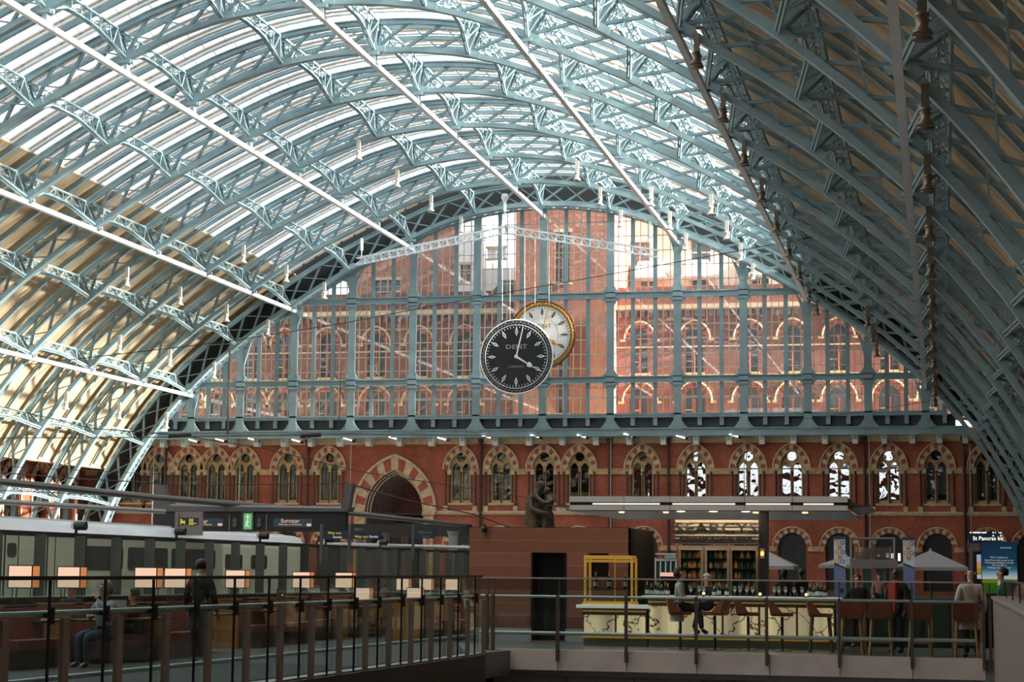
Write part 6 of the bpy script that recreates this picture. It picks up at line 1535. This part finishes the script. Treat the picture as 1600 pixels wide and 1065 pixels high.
def clock(label, px, py, Y, R, face, ink, rimm, bezel, lozc, handm, mh, hh, txt):
    c = P(px, py, Y); t = thing('hanging_clock', label, 'clock', c)
    m = MB(); m.lathe((0,0,0), [(R*.97,-.28),(R*.97,.02)], 64, 'Y'); m.build('clock_case', rimm[1], t)
    m = MB(); m.tube([(R*.985*math.cos(a), -.0, R*.985*math.sin(a)) for a in [2*PI*k/72 for k in range(72)]], R*.022, 8, True); m.build('outer_rim', rimm[0], t)
    m = MB()
    n = 72; b = 0
    for k in range(n):
        a0, a1 = 2*PI*k/n, 2*PI*(k+1)/n
        q = lambda r, a, y: (r*math.cos(a), y, r*math.sin(a))
        m.quad(q(R*.86,a0,-.04),q(R*.86,a1,-.04),q(R*.97,a1,-.02),q(R*.97,a0,-.02))
    m.build('bezel', bezel[0], t)
    m = MB()
    for k in range(56):
        a = 2*PI*k/56; r = R*(.915+.02*(k % 2)); m.ball((r*math.cos(a),-.05,r*math.sin(a)), R*.022, .03, R*.022, 6, 4)
        a += .04; m.ball((R*.89*math.cos(a),-.05,R*.89*math.sin(a)), R*.012, .03, R*.03, 6, 4)
    m.tube([(R*.915*math.cos(a), -.04, R*.915*math.sin(a)) for a in [2*PI*k/64 for k in range(64)]], R*.012, 6, True)
    m.build('carved_scrolls', bezel[1], t)
    m = MB(); m.tube([(R*.85*math.cos(a), -.05, R*.85*math.sin(a)) for a in [2*PI*k/64 for k in range(64)]], R*.009, 6, True); m.build('inner_rim', rimm[2], t)
    m = MB(); m.lathe((0,-.03,0), [(R*.85,-.0),(R*.85,.02)], 64, 'Y'); m.build('dial', face, t)
    m = MB(); m.bar((0,-.06,R*.77), (0,-.06,R*.815), R*.014, .01, (0,1,0)); tk = m.data('minute_tick', ink)
    for k in range(60): o = bpy.data.objects.new('minute_tick', tk); C.objects.link(o); o.parent = t; o.rotation_euler = (0, 2*PI*k/60, 0)
    for k in range(12):
        a = 2*PI*k/12; d = Vector((math.sin(a),0,math.cos(a))); s = Vector((math.cos(a),0,-math.sin(a))); c_ = d*R*.67; y = Vector((0,-.07,0))
        m = MB(); m.quad(c_-d*R*.12+y, c_+s*R*.045+y, c_+d*R*.12+y, c_-s*R*.045+y); m.quad(c_-d*R*.12+y+Vector((0,.02,0)), c_-s*R*.045+y+Vector((0,.02,0)), c_+d*R*.12+y+Vector((0,.02,0)), c_+s*R*.045+y+Vector((0,.02,0))); o = m.build('hour_lozenge', ink, t)
        y = Vector((0,-.08,0)); m = MB(); m.quad(c_-d*R*.055+y, c_+s*R*.022+y, c_+d*R*.055+y, c_-s*R*.022+y); m.build('lozenge_centre', lozc, o)
    def hand(ang, L, w_, nm, ball):
        a = math.radians(ang); d = Vector((math.sin(a),0,math.cos(a))); s = Vector((math.cos(a),0,-math.sin(a))); m = MB(); y = Vector((0,-.12,0)); y2 = Vector((0,-.10,0))
        m.hexa([-d*.0-s*w_+y, -d*.0+s*w_+y, d*L*R+s*w_*.3+y, d*L*R-s*w_*.3+y, -s*w_+y2, s*w_+y2, d*L*R+s*w_*.3+y2, d*L*R-s*w_*.3+y2])
        if ball: m.ball(d*L*R*.78+y-s*.0, R*.055,.03,R*.055,10,6); m.ball(d*L*R*.70+y+s*R*.03, R*.04,.03,R*.04,8,6); m.ball(d*L*R*.70+y-s*R*.03, R*.04,.03,R*.04,8,6)
        m.build(nm, handm, t)
    hand(mh, .82, R*.022, 'minute_hand', False); hand(hh, .58, R*.03, 'hour_hand', True)
    m = MB(); m.lathe((0,-.10,0), [(R*.05,0),(R*.05,.05)], 14, 'Y'); m.build('boss', handm, t)
    m = MB(); m.tube([(R*.5*math.cos(a), -.052, R*.5*math.sin(a)) for a in [2*PI*k/48 for k in range(48)]], R*.002, 4, True); m.build('engraved_ring', rimm[1] if False else bezel[0], t)
    for s_, sz_, z, o_ in txt: text(s_, R*sz_, (0,-.075,R*z), o_, t, ext=.004, sx=1.35)
    return t
WHP = mat('white_enamel', (.82,.83,.84), .4); BKE = mat('black_enamel', (.008,.009,.012), .25); GLD = mat('gilded_carving', (.72,.38,.06), .4, .3, .4, 12); GRYI = mat('silver_scroll', (.16,.16,.17), .4, .3); LGREY = mat('lozenge_grey', (.16,.17,.18), .6); MAH = mat('mahogany_rim', (.10,.02,.015), .4)
clock('large black hanging clock with white lozenge hours reading DENT LONDON', 807, 557, 130.0, 2.66, BKE, WHP, (WHP,BKE,WHP), (BKE,GRYI), LGREY, WHP, 13, 122, [('DENT',.165,.26,mat('grey_gilt_text', (.40,.39,.36), .5)),('LONDON',.07,-.27,MATS['grey_gilt_text'])])
clock('white hanging clock with gold carved rim half hidden behind the black clock', 847, 523, 134.5, 2.50, mat('cream_enamel', (.86,.86,.84), .4), BKE, (MAH,MAH,MAH), (mat('gold_ground', (.45,.22,.03), .5),GLD), GLD, GLD, 13, 122, [('DENT',.165,.26,LGREY)])
for i, (px, Y) in enumerate(((836,134.4),(858,134.4))):
    a, b = P(px, 372, Y), P(px, 474, Y); m = MB(); m.tube([Vector((0,0,0)), b-a], .012, 5); tag(m.build('clock_wire', ALU, None, loc=a), 'thin wire holding the white clock, %s one' % ('left','right')[i], 'wire', 'wires of the white clock')
# ------------------------------------------------------------ bell lamps on the ribs
def bell_mesh(double):
    a, b = MB(), MB()
    a.box(-.16,.16,-.12,.12,-.75,.25); a.box(-.05,.05,-.05,.05,-1.0,-.7)
    for dy in ((-.35,.35) if double else (0,)):
        b.lathe((0,dy,-1.5), [(.36,0),(.34,.06),(.20,.22),(.17,.55),(.24,.60),(.24,.68),(.10,.78)], 14)
        if double: a.bar((0,0,-.75),(0,dy,-.8), .06, .06)
    return a, b
pal_ = mat('sunlit_toned_bell_lamp', (.60,.56,.50), .4, .2); ba, bb = bell_mesh(False); da, db = bell_mesh(True)  # paler copy of the bell metal imitates sun on these lamps
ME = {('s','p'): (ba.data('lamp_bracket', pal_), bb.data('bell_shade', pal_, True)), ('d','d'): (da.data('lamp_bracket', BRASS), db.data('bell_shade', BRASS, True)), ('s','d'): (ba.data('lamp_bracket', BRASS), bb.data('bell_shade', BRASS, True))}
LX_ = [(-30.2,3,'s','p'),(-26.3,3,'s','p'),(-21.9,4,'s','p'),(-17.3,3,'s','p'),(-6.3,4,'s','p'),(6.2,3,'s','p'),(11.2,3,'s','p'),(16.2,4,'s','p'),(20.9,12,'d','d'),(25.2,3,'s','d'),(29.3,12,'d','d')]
for j, (x, n, a, b) in enumerate(LX_):
    for i in range(n):
        z = z_of_x(x)
        if not seen([(x, RY[i], z)], 40): continue
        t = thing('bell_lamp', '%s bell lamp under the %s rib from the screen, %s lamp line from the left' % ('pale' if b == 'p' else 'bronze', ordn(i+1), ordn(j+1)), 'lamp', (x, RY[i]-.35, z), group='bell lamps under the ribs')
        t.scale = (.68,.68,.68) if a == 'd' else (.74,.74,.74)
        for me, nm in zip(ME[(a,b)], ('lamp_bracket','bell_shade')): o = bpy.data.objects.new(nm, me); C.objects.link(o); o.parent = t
SKY, SUN, EXPO = 1.9, 54.0, 0.0
SUNDIR = (-.985, .05, -.355)
# ------------------------------------------------------------ camera, light, output look
cd = bpy.data.cameras.new('camera'); cam = bpy.data.objects.new('camera', cd); C.objects.link(cam); SC.camera = cam
cd.sensor_width = 36; cd.lens = FPX/1600*36; cd.clip_start = .1; cd.clip_end = 2000
M = Matrix(((RR.x, UU.x, -FF.x, CAM.x), (RR.y, UU.y, -FF.y, CAM.y), (RR.z, UU.z, -FF.z, CAM.z), (0,0,0,1))); cam.matrix_world = M
w = bpy.data.worlds.new('sky'); SC.world = w; w.use_nodes = True; nt = w.node_tree; bg = nt.nodes['Background']
bg.inputs[0].default_value = (.86,.94,1,1); bg.inputs[1].default_value = SKY
sd = bpy.data.lights.new('sun', 'SUN'); sun = bpy.data.objects.new('sun', sd); C.objects.link(sun)
sd.energy = SUN; sd.angle = .08; sd.color = (1,.93,.82)
dv = Vector(SUNDIR).normalized(); sun.rotation_euler = dv.to_track_quat('-Z', 'Y').to_euler()
SC.view_settings.view_transform = 'Standard'; SC.view_settings.look = 'None'; SC.view_settings.gamma = 1; SC.view_settings.exposure = EXPO
SC.view_settings.use_curve_mapping = False
cy = SC.cycles; cy.max_bounces = 8; cy.diffuse_bounces = 4; cy.glossy_bounces = 3; cy.transmission_bounces = 4; cy.transparent_max_bounces = 24
cy.caustics_reflective = False; cy.caustics_refractive = False; cy.sample_clamp_indirect = 6; cy.use_denoising = True
cy.use_adaptive_sampling = True; cy.adaptive_threshold = .02
